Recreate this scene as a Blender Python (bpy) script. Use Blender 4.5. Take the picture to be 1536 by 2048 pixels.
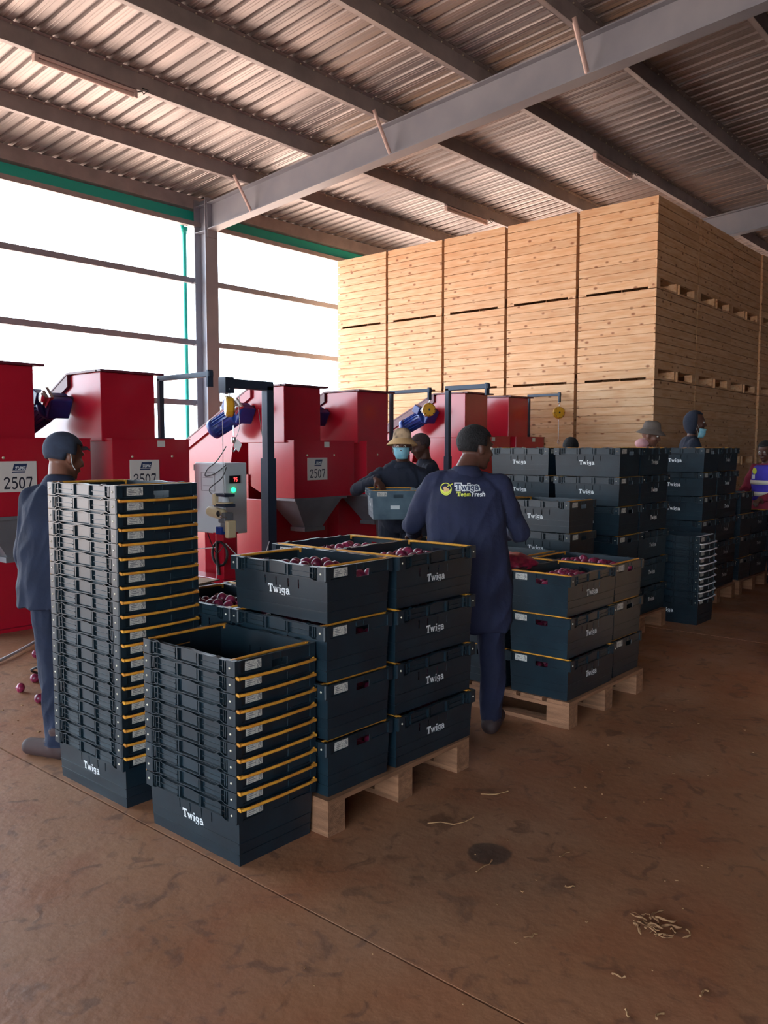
import bpy, bmesh, math, random
import numpy as np
from mathutils import Vector, Matrix, noise
from mathutils.bvhtree import BVHTree
random.seed(7)
D = bpy.data; SC = bpy.context.scene; COL = SC.collection
for o in list(D.objects): D.objects.remove(o)
PI = math.pi; R = math.radians
# world frame: X runs along the open left wall (away), Y runs across the hall to that wall, Z up. metres.
# ------------------------------------------------------------------ camera
AZ = R(41.0); PITCH = R(4.4)
FW = Vector((math.cos(AZ), math.sin(AZ), 0)); RT = Vector((math.sin(AZ), -math.cos(AZ), 0))
cam = D.cameras.new('camera'); cam.sensor_fit = 'VERTICAL'; cam.sensor_height = 24.0
cam.lens = 24.0*1650/2048; cam.clip_end = 300; cam.clip_start = .05
co = D.objects.new('camera', cam); COL.objects.link(co); co.location = (0, 0, 1.6)
co.rotation_euler = (PI/2-PITCH, 0, AZ-PI/2); SC.camera = co
# ------------------------------------------------------------------ sky, sun, exposure
W = D.worlds.new('sky'); SC.world = W; W.use_nodes = True
bg = W.node_tree.nodes['Background']; bg.inputs[0].default_value = (.74, .87, 1.0, 1); bg.inputs[1].default_value = 5.0
sl = D.lights.new('sun', 'SUN'); sl.energy = 14; sl.angle = R(.6); sl.color = (1, .94, .85)
so = D.objects.new('sun', sl); COL.objects.link(so); so.location = (20, -10, 30)
so.rotation_euler = Vector((-.62, .22, -1)).to_track_quat('-Z', 'Y').to_euler()
SC.view_settings.view_transform = 'Standard'; SC.view_settings.look = 'None'
SC.view_settings.gamma = 1; SC.view_settings.use_curve_mapping = False
SC.view_settings.exposure = 1.05
# ------------------------------------------------------------------ materials
def sr(r, g, b):
    f = lambda c: (c/255/12.92) if c/255 <= .04045 else ((c/255+.055)/1.055)**2.4
    return (f(r), f(g), f(b), 1)
def mat(name, c1, c2=None, scale=5, rough=.6, metal=0, bump=0, bscale=None, detail=4, stretch=None, emit=0, spec=None, rnd=0, coat=0):
    m = D.materials.new(name); m.use_nodes = True; nt = m.node_tree; N = nt.nodes; L = nt.links
    b = N['Principled BSDF']; b.inputs['Roughness'].default_value = rough; b.inputs['Metallic'].default_value = metal
    if spec is not None: b.inputs['Specular IOR Level'].default_value = spec
    if coat: b.inputs['Coat Weight'].default_value = coat; b.inputs['Coat Roughness'].default_value = .15
    b.inputs['Base Color'].default_value = c1
    if emit: b.inputs['Emission Color'].default_value = c1; b.inputs['Emission Strength'].default_value = emit
    tc = N.new('ShaderNodeTexCoord'); mp = N.new('ShaderNodeMapping'); L.new(tc.outputs['Object'], mp.inputs[0])
    if stretch: mp.inputs['Scale'].default_value = stretch
    out = None
    if rnd:
        oi = N.new('ShaderNodeObjectInfo'); mu = N.new('ShaderNodeVectorMath'); mu.operation = 'SCALE'
        mu.inputs[0].default_value = (13, 29, 17); L.new(oi.outputs['Random'], mu.inputs['Scale']); L.new(mu.outputs[0], mp.inputs['Location'])
    if c2:
        n = N.new('ShaderNodeTexNoise'); n.inputs['Scale'].default_value = scale; n.inputs['Detail'].default_value = detail
        L.new(mp.outputs[0], n.inputs['Vector'])
        r = N.new('ShaderNodeValToRGB'); r.color_ramp.elements[0].position = .35; r.color_ramp.elements[1].position = .65
        r.color_ramp.elements[0].color = c1; r.color_ramp.elements[1].color = c2
        L.new(n.outputs[0], r.inputs[0]); out = r.outputs[0]
    if rnd:
        oi = N.new('ShaderNodeObjectInfo'); hs = N.new('ShaderNodeHueSaturation')
        mr = N.new('ShaderNodeMapRange'); mr.inputs['To Min'].default_value = 1-rnd; mr.inputs['To Max'].default_value = 1+rnd
        L.new(oi.outputs['Random'], mr.inputs[0]); L.new(mr.outputs[0], hs.inputs['Value'])
        if out: L.new(out, hs.inputs['Color'])
        else: hs.inputs['Color'].default_value = c1
        out = hs.outputs[0]
    if out: L.new(out, b.inputs['Base Color'])
    if bump:
        n2 = N.new('ShaderNodeTexNoise'); n2.inputs['Scale'].default_value = bscale or scale*4; n2.inputs['Detail'].default_value = 3
        L.new(mp.outputs[0], n2.inputs['Vector']); bp = N.new('ShaderNodeBump'); bp.inputs['Strength'].default_value = bump
        bp.inputs['Distance'].default_value = .01; L.new(n2.outputs[0], bp.inputs['Height']); L.new(bp.outputs[0], b.inputs['Normal'])
    return m
M = {}
M['crate'] = mat('crate plastic', sr(15, 31, 41), sr(23, 42, 52), 9, .36, spec=.6, rnd=.12)
M['crate_lit'] = mat('lit crate plastic', sr(70, 92, 106), sr(88, 110, 122), 9, .5)  # paler copy of the crate plastic: light on the carried crate put into colour
M['bale'] = mat('yellow steel bar', sr(228, 164, 56), sr(206, 134, 48), 30, .4, rnd=.12)
M['bale_silver'] = mat('bare steel bar', sr(236, 236, 242), rough=.35, metal=.2)
M['sticker'] = mat('sticker paper', sr(222, 218, 206), sr(170, 170, 165), 160, .6, detail=1, stretch=(1, 1, 3))
M['print'] = mat('white print', sr(225, 230, 230), rough=.6)
M['ink'] = mat('dark ink', sr(30, 32, 48), rough=.6)
M['faint'] = mat('faded print', sr(120, 120, 122), rough=.6)
M['rivet'] = mat('rivet metal', sr(215, 210, 190), rough=.3, metal=.4)
M['wood'] = mat('pine board', sr(214, 160, 112), sr(228, 186, 142), 3, .62, stretch=(1, 6, 9), bump=.15, bscale=40, rnd=.07)
M['pallet'] = mat('rough pallet wood', sr(152, 106, 76), sr(124, 86, 60), 5, .8, stretch=(1, 6, 9), bump=.4, bscale=40, rnd=.15)
M['red'] = mat('red machine paint', sr(178, 24, 44), sr(166, 20, 40), 2, .24, coat=.3, spec=.5)
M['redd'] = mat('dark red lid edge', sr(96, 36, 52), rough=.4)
M['grey_steel'] = mat('grey steel', sr(120, 122, 128), sr(104, 106, 112), 3, .5, metal=.3)
M['dark_steel'] = mat('dark blue grey steel', sr(44, 56, 74), sr(52, 64, 82), 4, .45, metal=.2)
M['beam'] = mat('grey primer steel', sr(134, 138, 148), sr(124, 128, 140), 2, .5)
M['purlin'] = mat('galvanised purlin', sr(150, 142, 142), sr(132, 126, 128), 4, .45, metal=.1)
M['teal'] = mat('teal painted gutter', sr(24, 168, 152), rough=.4)
M['sheet'] = mat('roof sheet underside', sr(162, 154, 153), sr(134, 129, 130), 1.4, .38, metal=.6, stretch=(1.5, .25, 1))
M['darksheet'] = mat('dark cladding', sr(44, 46, 54), sr(56, 58, 66), 1.2, .6)
M['cabinet'] = mat('light grey enamel', sr(196, 204, 208), rough=.4)
M['cream'] = mat('cream enamel', sr(206, 188, 150), rough=.45)
M['motor'] = mat('blue motor paint', sr(32, 66, 150), sr(24, 50, 120), 8, .35)
M['chrome'] = mat('chrome', sr(210, 212, 216), rough=.2, metal=.9)
M['yellow'] = mat('yellow balancer body', sr(214, 160, 36), rough=.4)
M['black'] = mat('black rubber', sr(22, 24, 28), rough=.5)
M['whitecable'] = mat('white cord', sr(205, 205, 210), rough=.6)
M['led'] = mat('red digits', (1, .04, .04, 1), emit=3)
M['green'] = mat('green lamp', (.02, .9, .25, 1), emit=1.5)
M['plate'] = mat('cream sign plate', sr(208, 202, 196), rough=.5)
M['navylogo'] = mat('navy logo', sr(34, 52, 88), rough=.5)
M['lamp'] = mat('lamp casing', sr(206, 184, 178), rough=.5)
M['card'] = mat('cardboard', sr(206, 178, 150), rough=.8)
M['onion'] = mat('red onion skin', sr(150, 42, 78), sr(96, 20, 52), 14, .32, stretch=(3, 3, .4), rnd=.25)
M['straw'] = mat('dry onion leaf', sr(168, 128, 88), sr(138, 98, 66), 20, .8)
M['skin'] = mat('dark brown skin', sr(92, 58, 46), sr(80, 50, 40), 12, .5)
M['skin2'] = mat('brown skin', sr(128, 84, 66), sr(112, 72, 56), 12, .5)
M['navy'] = mat('navy overall cloth', sr(30, 36, 66), sr(24, 29, 54), 7, .85, bump=.5, bscale=25)
M['navyd'] = mat('dark jacket cloth', sr(34, 40, 56), sr(28, 33, 48), 7, .9, bump=.5, bscale=25)
M['slate'] = mat('slate overall cloth', sr(24, 36, 62), sr(19, 29, 52), 7, .85, bump=.5, bscale=25)
M['pink'] = mat('pink hooded top', sr(214, 160, 160), sr(198, 144, 148), 7, .85)
M['maroon'] = mat('maroon shirt cloth', sr(140, 34, 58), sr(120, 28, 50), 7, .8)
M['boot'] = mat('brown boot leather', sr(74, 52, 50), sr(58, 42, 42), 9, .7)
M['hair'] = mat('black hair', sr(24, 22, 24), sr(12, 11, 13), 60, .8, bump=1, bscale=120)
M['cap'] = mat('grey blue cap cloth', sr(54, 64, 84), sr(46, 54, 72), 20, .9)
M['camo'] = mat('patterned hat cloth', sr(206, 176, 140), sr(126, 104, 84), 16, .9, detail=1)
M['tan'] = mat('tan hat brim', sr(208, 172, 122), rough=.9)
M['greyhat'] = mat('grey hat cloth', sr(112, 100, 92), sr(96, 86, 80), 12, .9)
M['mask'] = mat('blue face mask', sr(120, 184, 204), sr(150, 200, 212), 30, .8)
M['beanie'] = mat('brown grey knit', sr(74, 60, 62), sr(64, 52, 54), 60, .95)
M['vest'] = mat('purple safety vest', sr(74, 60, 190), sr(62, 50, 170), 8, .7)
M['reflect'] = mat('reflective tape', sr(220, 216, 196), rough=.4)
M['lime'] = mat('yellow green badge', sr(206, 214, 70), rough=.5)
M['eye'] = mat('eye white', sr(225, 220, 212), rough=.3)
M['pupil'] = mat('pupil', sr(15, 10, 10), rough=.2)
M['net'] = mat('red mesh sack', sr(150, 34, 60), sr(110, 20, 44), 40, .35)

# wood: add knots
def add_knots(m):
    nt = m.node_tree; N = nt.nodes; L = nt.links; b = N['Principled BSDF']
    src = b.inputs['Base Color'].links[0].from_socket
    tc = [n for n in N if n.type == 'TEX_COORD'][0]; oi = N.new('ShaderNodeObjectInfo')
    mu = N.new('ShaderNodeMath'); mu.operation = 'MULTIPLY'; mu.inputs[1].default_value = 37; L.new(oi.outputs['Random'], mu.inputs[0])
    cx = N.new('ShaderNodeCombineXYZ'); L.new(mu.outputs[0], cx.inputs[0]); L.new(mu.outputs[0], cx.inputs[1])
    mp = N.new('ShaderNodeMapping'); mp.inputs['Scale'].default_value = (.6, 1, 1); L.new(tc.outputs['Object'], mp.inputs[0])
    va = N.new('ShaderNodeVectorMath'); L.new(mp.outputs[0], va.inputs[0]); L.new(cx.outputs[0], va.inputs[1])
    vo = N.new('ShaderNodeTexVoronoi'); vo.inputs['Scale'].default_value = 8; L.new(va.outputs[0], vo.inputs['Vector'])
    rp = N.new('ShaderNodeValToRGB'); rp.color_ramp.elements[0].color = (1, 1, 1, 1); rp.color_ramp.elements[1].color = (0, 0, 0, 1)
    rp.color_ramp.elements[0].position = .09; rp.color_ramp.elements[1].position = .2
    L.new(vo.outputs['Distance'], rp.inputs[0])
    mx = N.new('ShaderNodeMix'); mx.data_type = 'RGBA'; L.new(rp.outputs[0], mx.inputs[0]); L.new(src, mx.inputs[6]); mx.inputs[7].default_value = sr(150, 92, 52)
    L.new(mx.outputs[2], b.inputs['Base Color'])
add_knots(M['wood'])

# floor: dusty concrete with soil stains, scuffs and one round dark stain
def floor_mat():
    m = D.materials.new('dusty concrete'); m.use_nodes = True; nt = m.node_tree; N = nt.nodes; L = nt.links
    b = N['Principled BSDF']; g = N.new('ShaderNodeNewGeometry')
    def nz(sc, det, dist=0):
        n = N.new('ShaderNodeTexNoise'); n.inputs['Scale'].default_value = sc; n.inputs['Detail'].default_value = det
        n.inputs['Distortion'].default_value = dist; L.new(g.outputs['Position'], n.inputs['Vector']); return n.outputs[0]
    def ramp(s, stops):
        r = N.new('ShaderNodeValToRGB'); L.new(s, r.inputs[0]); cr = r.color_ramp
        cr.elements[0].position, cr.elements[0].color = stops[0]; cr.elements[1].position, cr.elements[1].color = stops[1]
        for p, c in stops[2:]: e = cr.elements.new(p); e.color = c
        return r.outputs[0]
    def mix(f, a, c):
        x = N.new('ShaderNodeMix'); x.data_type = 'RGBA'; L.new(f, x.inputs[0])
        for i, v in ((6, a), (7, c)):
            if isinstance(v, tuple): x.inputs[i].default_value = v
            else: L.new(v, x.inputs[i])
        return x.outputs[2]
    base = ramp(nz(.8, 6), [(.3, sr(146, 98, 68)), (.7, sr(168, 126, 96)), (.5, sr(157, 110, 79))])
    k = (0, 0, 0, 1); w = (1, 1, 1, 1)
    c = mix(ramp(nz(2.6, 8, .6), [(.47, k), (.66, (.5, .5, .5, 1))]), base, sr(148, 88, 58))
    c = mix(ramp(nz(9, 6, 1), [(.56, k), (.66, (.7, .7, .7, 1))]), c, sr(108, 74, 56))
    c = mix(ramp(nz(.45, 3), [(.52, k), (.68, (.35, .35, .35, 1))]), c, sr(138, 118, 98))
    # round stain
    d = N.new('ShaderNodeVectorMath'); d.operation = 'DISTANCE'; L.new(g.outputs['Position'], d.inputs[0]); d.inputs[1].default_value = (2.655, 1.755, 0)
    ad = N.new('ShaderNodeMath'); ad.operation = 'MULTIPLY_ADD'; L.new(nz(14, 3), ad.inputs[0]); ad.inputs[1].default_value = .03; L.new(d.outputs['Value'], ad.inputs[2])
    c = mix(ramp(ad.outputs[0], [(.0, (.8, .8, .8, 1)), (.096, (.7, .7, .7, 1)), (.108, k)]), c, sr(60, 54, 52))
    L.new(c, b.inputs['Base Color'])
    r = ramp(nz(3, 5), [(.35, (.42, .42, .42, 1)), (.7, (.7, .7, .7, 1))]); L.new(r, b.inputs['Roughness'])
    bp = N.new('ShaderNodeBump'); bp.inputs['Strength'].default_value = .35; bp.inputs['Distance'].default_value = .01
    L.new(nz(22, 6), bp.inputs['Height']); L.new(bp.outputs[0], b.inputs['Normal'])
    return m
M['floor'] = floor_mat()
M['soil'] = mat('red outdoor soil', sr(184, 154, 136), sr(200, 170, 150), .3, .95)

# ------------------------------------------------------------------ mesh builder
class MB:
    def __init__(s): s.v = []; s.f = []; s.m = []; s.sm = []
    def add(s, vs, fs, mi=0, smooth=False):
        o = len(s.v); s.v += [tuple(v) for v in vs]; s.f += [tuple(i+o for i in f) for f in fs]
        s.m += [mi]*len(fs); s.sm += [smooth]*len(fs); return s
    def box(s, c, d, mi=0, rot=None):
        vs = [Vector((x*d[0]/2, y*d[1]/2, z*d[2]/2)) for x in (-1, 1) for y in (-1, 1) for z in (-1, 1)]
        if rot is not None: vs = [rot @ v for v in vs]
        vs = [v+Vector(c) for v in vs]
        return s.add(vs, [(0, 1, 3, 2), (4, 6, 7, 5), (0, 4, 5, 1), (2, 3, 7, 6), (0, 2, 6, 4), (1, 5, 7, 3)], mi)
    def b2(s, lo, hi, mi=0): return s.box([(a+b)/2 for a, b in zip(lo, hi)], [b-a for a, b in zip(lo, hi)], mi)
    def prism(s, poly, ax, a, b, mi=0):     # polygon extruded along axis ax (0,1,2)
        def P(p, t):
            q = list(p); q.insert(ax, t); return q
        n = len(poly); vs = [P(p, a) for p in poly]+[P(p, b) for p in poly]
        return s.add(vs, [tuple(range(n))[::-1], tuple(range(n, 2*n))]+[(i, (i+1) % n, n+(i+1) % n, n+i) for i in range(n)], mi)
    def tube(s, pts, r, n=8, mi=0, cap=True):
        pts = [Vector(p) for p in pts]; rs = r if isinstance(r, (list, tuple)) else [r]*len(pts)
        vs = []; up = None
        for i, p in enumerate(pts):
            t = (pts[min(i+1, len(pts)-1)]-pts[max(i-1, 0)]).normalized()
            if up is None: up = Vector((0, 0, 1)) if abs(t.z) < .9 else Vector((1, 0, 0))
            a = t.cross(up).normalized(); b = a.cross(t).normalized(); up = b
            vs += [p+a*rs[i]*math.cos(2*PI*k/n)+b*rs[i]*math.sin(2*PI*k/n) for k in range(n)]
        fs = [(i*n+k, i*n+(k+1) % n, (i+1)*n+(k+1) % n, (i+1)*n+k) for i in range(len(pts)-1) for k in range(n)]
        s.add(vs, fs, mi, True)
        if cap and rs[0] > 1e-4: s.add(vs[:n], [tuple(range(n))[::-1]], mi); s.add(vs[-n:], [tuple(range(n))], mi)
        return s
    def lathe(s, prof, n=16, mi=0, mtx=None, smooth=True):
        vs = [Vector((r*math.cos(2*PI*k/n), r*math.sin(2*PI*k/n), z)) for r, z in prof for k in range(n)]
        if mtx is not None: vs = [mtx @ v for v in vs]
        return s.add(vs, [(i*n+k, i*n+(k+1) % n, (i+1)*n+(k+1) % n, (i+1)*n+k) for i in range(len(prof)-1) for k in range(n)], mi, smooth)
    def ell(s, c, r, n=12, m=8, mi=0, rot=None):
        mt = Matrix.Translation(c) @ (rot.to_4x4() if rot is not None else Matrix()) @ Matrix.Diagonal((r[0], r[1], r[2], 1))
        return s.lathe([(max(math.sin(PI*i/m), 1e-4), -math.cos(PI*i/m)) for i in range(m+1)], n, mi, mt)
    def capsule(s, p0, p1, r0, r1, n=14, mi=0):
        p0 = Vector(p0); p1 = Vector(p1); d = p1-p0; L = d.length; q = d.to_track_quat('Z', 'Y').to_matrix().to_4x4()
        pr = [(max(r0*math.sin(a), 1e-4), -r0*math.cos(a)) for a in [PI/2*i/4 for i in range(5)]]
        pr += [(max(r1*math.cos(a), 1e-4), L+r1*math.sin(a)) for a in [PI/2*i/4 for i in range(5)]]
        return s.lathe(pr, n, mi, Matrix.Translation(p0) @ q)
    def mesh(s, name, mats):
        me = D.meshes.new(name); me.from_pydata(s.v, [], s.f); me.validate(clean_customdata=False)
        for m in (mats if isinstance(mats, (list, tuple)) else [mats]): me.materials.append(M[m] if isinstance(m, str) else m)
        if len(me.polygons) == len(s.m):
            me.polygons.foreach_set('material_index', s.m); me.polygons.foreach_set('use_smooth', s.sm)
        me.update(); return me
def link(name, me, parent=None, loc=None, rot=None):
    o = D.objects.new(name, me); COL.objects.link(o)
    if parent: o.parent = parent
    if loc is not None: o.location = loc
    if rot is not None: o.rotation_euler = rot
    return o
def obj(name, mb, mats, parent=None, loc=None, rot=None, bevel=0):
    o = link(name, mb.mesh(name, mats), parent, loc, rot)
    if bevel:
        b = o.modifiers.new('bevel', 'BEVEL'); b.width = bevel; b.segments = 2; b.limit_method = 'ANGLE'
    return o
def tag(o, label=None, cat=None, group=None, kind=None):
    for k, v in (('label', label), ('category', cat), ('group', group), ('kind', kind)):
        if v: o[k] = v
    return o
def thing(name, loc, rz, label, cat, group=None):
    return tag(link(name, None, None, loc, (0, 0, rz)), label, cat, group)
def dup(root, loc, rz, label, group=None):
    def cp(o, par):
        c = o.copy(); COL.objects.link(c); c.parent = par
        for ch in kids[o.name]: cp(ch, c)
        return c
    def collect(o):
        kids[o.name] = list(o.children)
        for ch in kids[o.name]: collect(ch)
    kids = {}; collect(root); r = cp(root, None); r.location = loc; r.rotation_euler = (0, 0, rz); r['label'] = label
    if group: r['group'] = group
    return r
# ------------------------------------------------------------------ hand drawn slab letters (strokes: polyline, width)
def arc(cx, cy, r, a0, a1, n=8, ry=None): return [(cx+r*math.cos(R(a0+(a1-a0)*i/n)), cy+(ry or r)*math.sin(R(a0+(a1-a0)*i/n))) for i in range(n+1)]
GL = {
 'T': (.92, [([(.02, .9), (.86, .9)], .2), ([(.06, .92), (.06, .66)], .09), ([(.82, .92), (.82, .66)], .09), ([(.44, .9), (.44, .0)], .25), ([(.22, .05), (.66, .05)], .1)]),
 'w': (1.02, [([(.1, .62), (.3, .03)], .2), ([(.3, .03), (.5, .6)], .1), ([(.48, .6), (.66, .03)], .2), ([(.66, .03), (.86, .62)], .1), ([(-.02, .6), (.26, .6)], .09), ([(.38, .6), (.58, .6)], .09), ([(.74, .6), (.98, .6)], .09)]),
 'i': (.44, [([(.2, .62), (.2, 0)], .22), ([(.04, .6), (.2, .6)], .1), ([(.02, .05), (.38, .05)], .1), ([(.2, .76), (.2, .96)], .22)]),
 'g': (.74, [(arc(.32, .4, .22, 0, 360, 14), .15), ([(.52, .62), (.54, -.06)], .17), (arc(.32, -.06, .23, 0, -170, 8, .17), .13), ([(.5, .6), (.7, .6)], .1)]),
 'a': (.76, [(arc(.3, .2, .19, 0, 360, 12), .15), (arc(.32, .42, .22, 160, 0, 6), .13), ([(.54, .44), (.54, .05)], .2), ([(.5, .05), (.72, .05)], .1)]),
 '2': (.62, [(arc(.28, .72, .2, 170, -30, 8), .12), ([(.45, .62), (.08, .06)], .1), ([(.04, .07), (.52, .07)], .15), ([(.52, .06), (.54, .22)], .06)]),
 '5': (.62, [([(.14, .92), (.5, .92)], .14), ([(.14, .92), (.12, .52)], .06), (arc(.26, .3, .23, 115, -130, 10, .27), .13)]),
 '0': (.62, [(arc(.28, .47, .2, 0, 360, 18, .43), .12)]),
 '7': (.62, [([(.06, .9), (.52, .9)], .15), ([(.06, .9), (.05, .74)], .06), ([(.5, .88), (.24, 0)], .11)]),
 'T1': (0, []),
 'U': (.8, [([(.12, 1), (.12, .3)], .2), (arc(.36, .3, .24, 180, 360, 8), .2), ([(.6, .3), (.6, 1)], .2)]),
 'M': (.95, [([(.1, 0), (.1, 1)], .2), ([(.1, .95), (.42, .3)], .18), ([(.42, .3), (.74, .95)], .18), ([(.74, 0), (.74, 1)], .2)]),
 'N': (.8, [([(.1, 0), (.1, 1)], .2), ([(.1, .95), (.6, .05)], .18), ([(.6, 0), (.6, 1)], .2)]),
 'G': (.85, [(arc(.4, .5, .3, 50, 330, 12, .42), .2), ([(.42, .42), (.74, .42)], .16)]),
 'e': (.6, [(arc(.28, .3, .21, 0, 320, 12, .26), .12), ([(.1, .32), (.46, .32)], .1)]),
 'm': (.9, [([(.1, .6), (.1, 0)], .14), (arc(.26, .42, .15, 180, 0, 6), .12), ([(.41, .42), (.41, 0)], .14), (arc(.57, .42, .15, 180, 0, 6), .12), ([(.72, .42), (.72, 0)], .14)]),
 'F': (.68, [([(.14, 0), (.18, .95)], .18), ([(.1, .92), (.6, .95)], .16), ([(.14, .5), (.5, .52)], .14)]),
 'r': (.46, [([(.1, .6), (.1, 0)], .16), (arc(.28, .4, .17, 170, 40, 6), .13)]),
 's': (.52, [(arc(.26, .44, .14, 20, 250, 8), .12), (arc(.24, .16, .15, 80, -150, 8), .12)]),
 'h': (.66, [([(.1, .98), (.1, 0)], .16), (arc(.3, .4, .2, 180, 0, 8), .13), ([(.5, .4), (.5, 0)], .16)]),
}
def text_mb(txt, h, fn, center=True, mi=0, mb=None, grow=0, slant=0):
    mb = mb or MB(); w = sum(GL[c][0] for c in txt)*h; x = -w/2 if center else 0; k = 0
    for ch in txt:
        adv, st = GL[ch]
        for pl, wd in st:
            wd = wd+grow
            for (a, b) in zip(pl[:-1], pl[1:]):
                a = Vector(a); b = Vector(b); d = b-a
                if d.length < 1e-5: continue
                d.normalize(); nrm = Vector((-d.y, d.x))*wd/2; e = d*(wd*.25 if len(pl) > 3 else grow/2)
                q = [a-e-nrm, b+e-nrm, b+e+nrm, a-e+nrm]; k += 1
                mb.add([fn(x+(p.x+slant*p.y)*h, p.y*h, (k % 5)*.00004) for p in q], [(0, 1, 2, 3)], mi)
        x += adv*h
    return mb
# ================================================================== SETTING
RS = .075
def zb(v): return 5.78+RS*(11.7-v)          # underside of the purlins
def zr(v): return zb(v)+.2                  # roof sheet
fl = tag(link('floor', None), 'dusty red brown concrete floor slabs', kind='structure')
jo = [-8, -3.3, 1.905, 7.11, 12.3, 17.5, 25.4]
for a, b in zip(jo[:-1], jo[1:]):
    obj('slab', MB().b2((a+.005, -9, -.12), (b-.005, 12.6, 0)), 'floor', fl)
obj('joint_filler', MB().b2((-8, -9, -.14), (25.4, 12.6, -.009)), mat('dark joint', sr(70, 50, 42)), fl)
gr = MB(); gr.b2((-60, -60, -.4), (90, 90, -.15)); tag(obj('ground', gr, 'soil'), 'bare red soil outside the shed', kind='structure')
ce = tag(link('ceiling', None), 'ribbed metal roof sheets seen from below', kind='structure')
sh = MB(); V0, V1 = 12.75, -9.2; prof = []
for k in range(4):
    x = k*.22; prof += [(x, 0), (x+.035, 0), (x+.05, .034), (x+.085, .034), (x+.10, 0)]
    for q in (.14, .18): prof += [(x+q-.008, 0), (x+q, -.005), (x+q+.008, 0)]
prof.append((.885, 0)); n = len(prof); vs = [(x, V0, z+zr(V0)) for x, z in prof]+[(x, V1, z+zr(V1)) for x, z in prof]
sh.add(vs, [(i, i+1, n+i+1, n+i) for i in range(n-1)])
shm = sh.mesh('roof_sheet', 'sheet')
for k in range(38): link('roof_sheet', shm, ce, (-8+k*.88, 0, .001*(k % 2)))
pv = [10.6-1.48*k for k in range(14)]
def purlin(v, u0, u1):
    z = zb(v); m = MB()
    m.b2((u0, v-.004, z), (u1, v+.004, z+.2)); m.b2((u0, v, z), (u1, v+.07, z+.004)); m.b2((u0, v+.066, z), (u1, v+.07, z+.02))
    m.b2((u0, v-.07, z+.194), (u1, v, z+.198))
    o = tag(obj('purlin', m, 'purlin'), kind='structure')
    s = MB()
    for i in range(int((u1-u0)/.22)): s.box((u0+.1+i*.22, v-.03, z+.188), (.014, .014, .016))
    tag(obj('screws', s, 'rivet', o), kind='stuff')
RU = [.95, 8.975, 17.0, 25.0]
for v in pv:
    for a, b in zip([-8]+RU[:-1], RU): purlin(v, a+.0, b)
def isec(m, a, b, wdir, w, d, tf=.014, tw=.01):
    pass
def rafter(u):
    m = MB(); a, b = 11.72, -9.
    def quadbar(u0, u1, z0, z1):
        vs = [(x, y, z) for x in (u0, u1) for y, zz in ((a, 5.32), (b, 5.32+RS*(a-b))) for z in (zz+z0, zz+z1)]
        m.add(vs, [(0, 1, 3, 2), (4, 6, 7, 5), (0, 4, 5, 1), (2, 3, 7, 6), (0, 2, 6, 4), (1, 5, 7, 3)])
    quadbar(u-.1, u+.1, 0, .016); quadbar(u-.006, u+.006, .016, .43); quadbar(u-.1, u+.1, .43, .446)
    o = tag(obj('rafter', m, 'beam'), kind='structure')
    for v in pv[::2]:
        for sg in (-1, 1):
            zz = 5.34+RS*(a-v); mm = MB(); p0 = Vector((u+sg*.08, v-.02, zz)); p1 = Vector((u+sg*.42, v-.02, zb(v)+.05)); mm.tube([p0, p1], .032, 4)
            obj('fly_brace', mm, 'lamp', o)
    # haunch plate at column
    obj('end_plate', MB().b2((u-.1, 11.7, 5.2), (u+.1, 11.72, 5.8)), 'beam', o)
def column(u):
    m = MB(); m.b2((u-.13, 11.72, 0), (u+.13, 11.735, 5.86)); m.b2((u-.13, 12.02, 0), (u+.13, 12.035, 5.86)); m.b2((u-.006, 11.735, 0), (u+.006, 12.02, 5.86))
    o = tag(obj('column', m, 'beam'), kind='structure')
    for z in (5.3, 5.74): obj('stiffener', MB().b2((u-.12, 11.735, z), (u+.12, 12.02, z+.012)), 'beam', o)
    obj('base_plate', MB().b2((u-.2, 11.65, 0), (u+.2, 12.1, .02)), 'beam', o)
for u in RU: rafter(u); column(u)
wl = tag(link('wall_left', None), 'open shed side of steel girts with bright daylight behind', kind='structure')
for a, b in zip([-8]+RU[:-1], RU):
    for z in (1.35, 2.4, 3.44, 4.5):
        obj('girt', MB().b2((a+.12, 12.04, z-.045), (b-.12, 12.1, z+.05)), 'beam', wl)
        obj('cleat', MB().b2((b-.16, 11.98, z-.06), (b-.125, 12.1, z-.03)), 'beam', wl)
    obj('header', MB().b2((a, 12.0, 5.42), (b, 12.12, 5.5)), 'purlin', wl)
    obj('eave_strut', MB().b2((a, 12.04, 5.72), (b, 12.2, 5.93)), 'purlin', wl)
gp = [(12.2, 5.5), (12.34, 5.5), (12.4, 5.56), (12.4, 5.72), (12.38, 5.72), (12.38, 5.57), (12.33, 5.52), (12.22, 5.52), (12.22, 5.72), (12.2, 5.72)]
obj('gutter', MB().prism(gp, 0, -8, 25), 'teal', wl)
obj('fascia', MB().b2((-8, 12.13, 5.5), (25, 12.16, 5.7)), 'teal', wl)
dp = MB(); dp.tube([(8.76, 12.3, 5.52), (8.76, 12.2, 5.35), (8.76, 12.2, 4.4), (8.76, 12.2, 0)], .036, 12); dp.lathe([(.06, 5.35), (.065, 5.42), (.04, 5.3)], 12, mtx=Matrix.Translation((8.76, 12.2, 0)))
obj('downpipe', dp, 'teal', wl)
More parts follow.
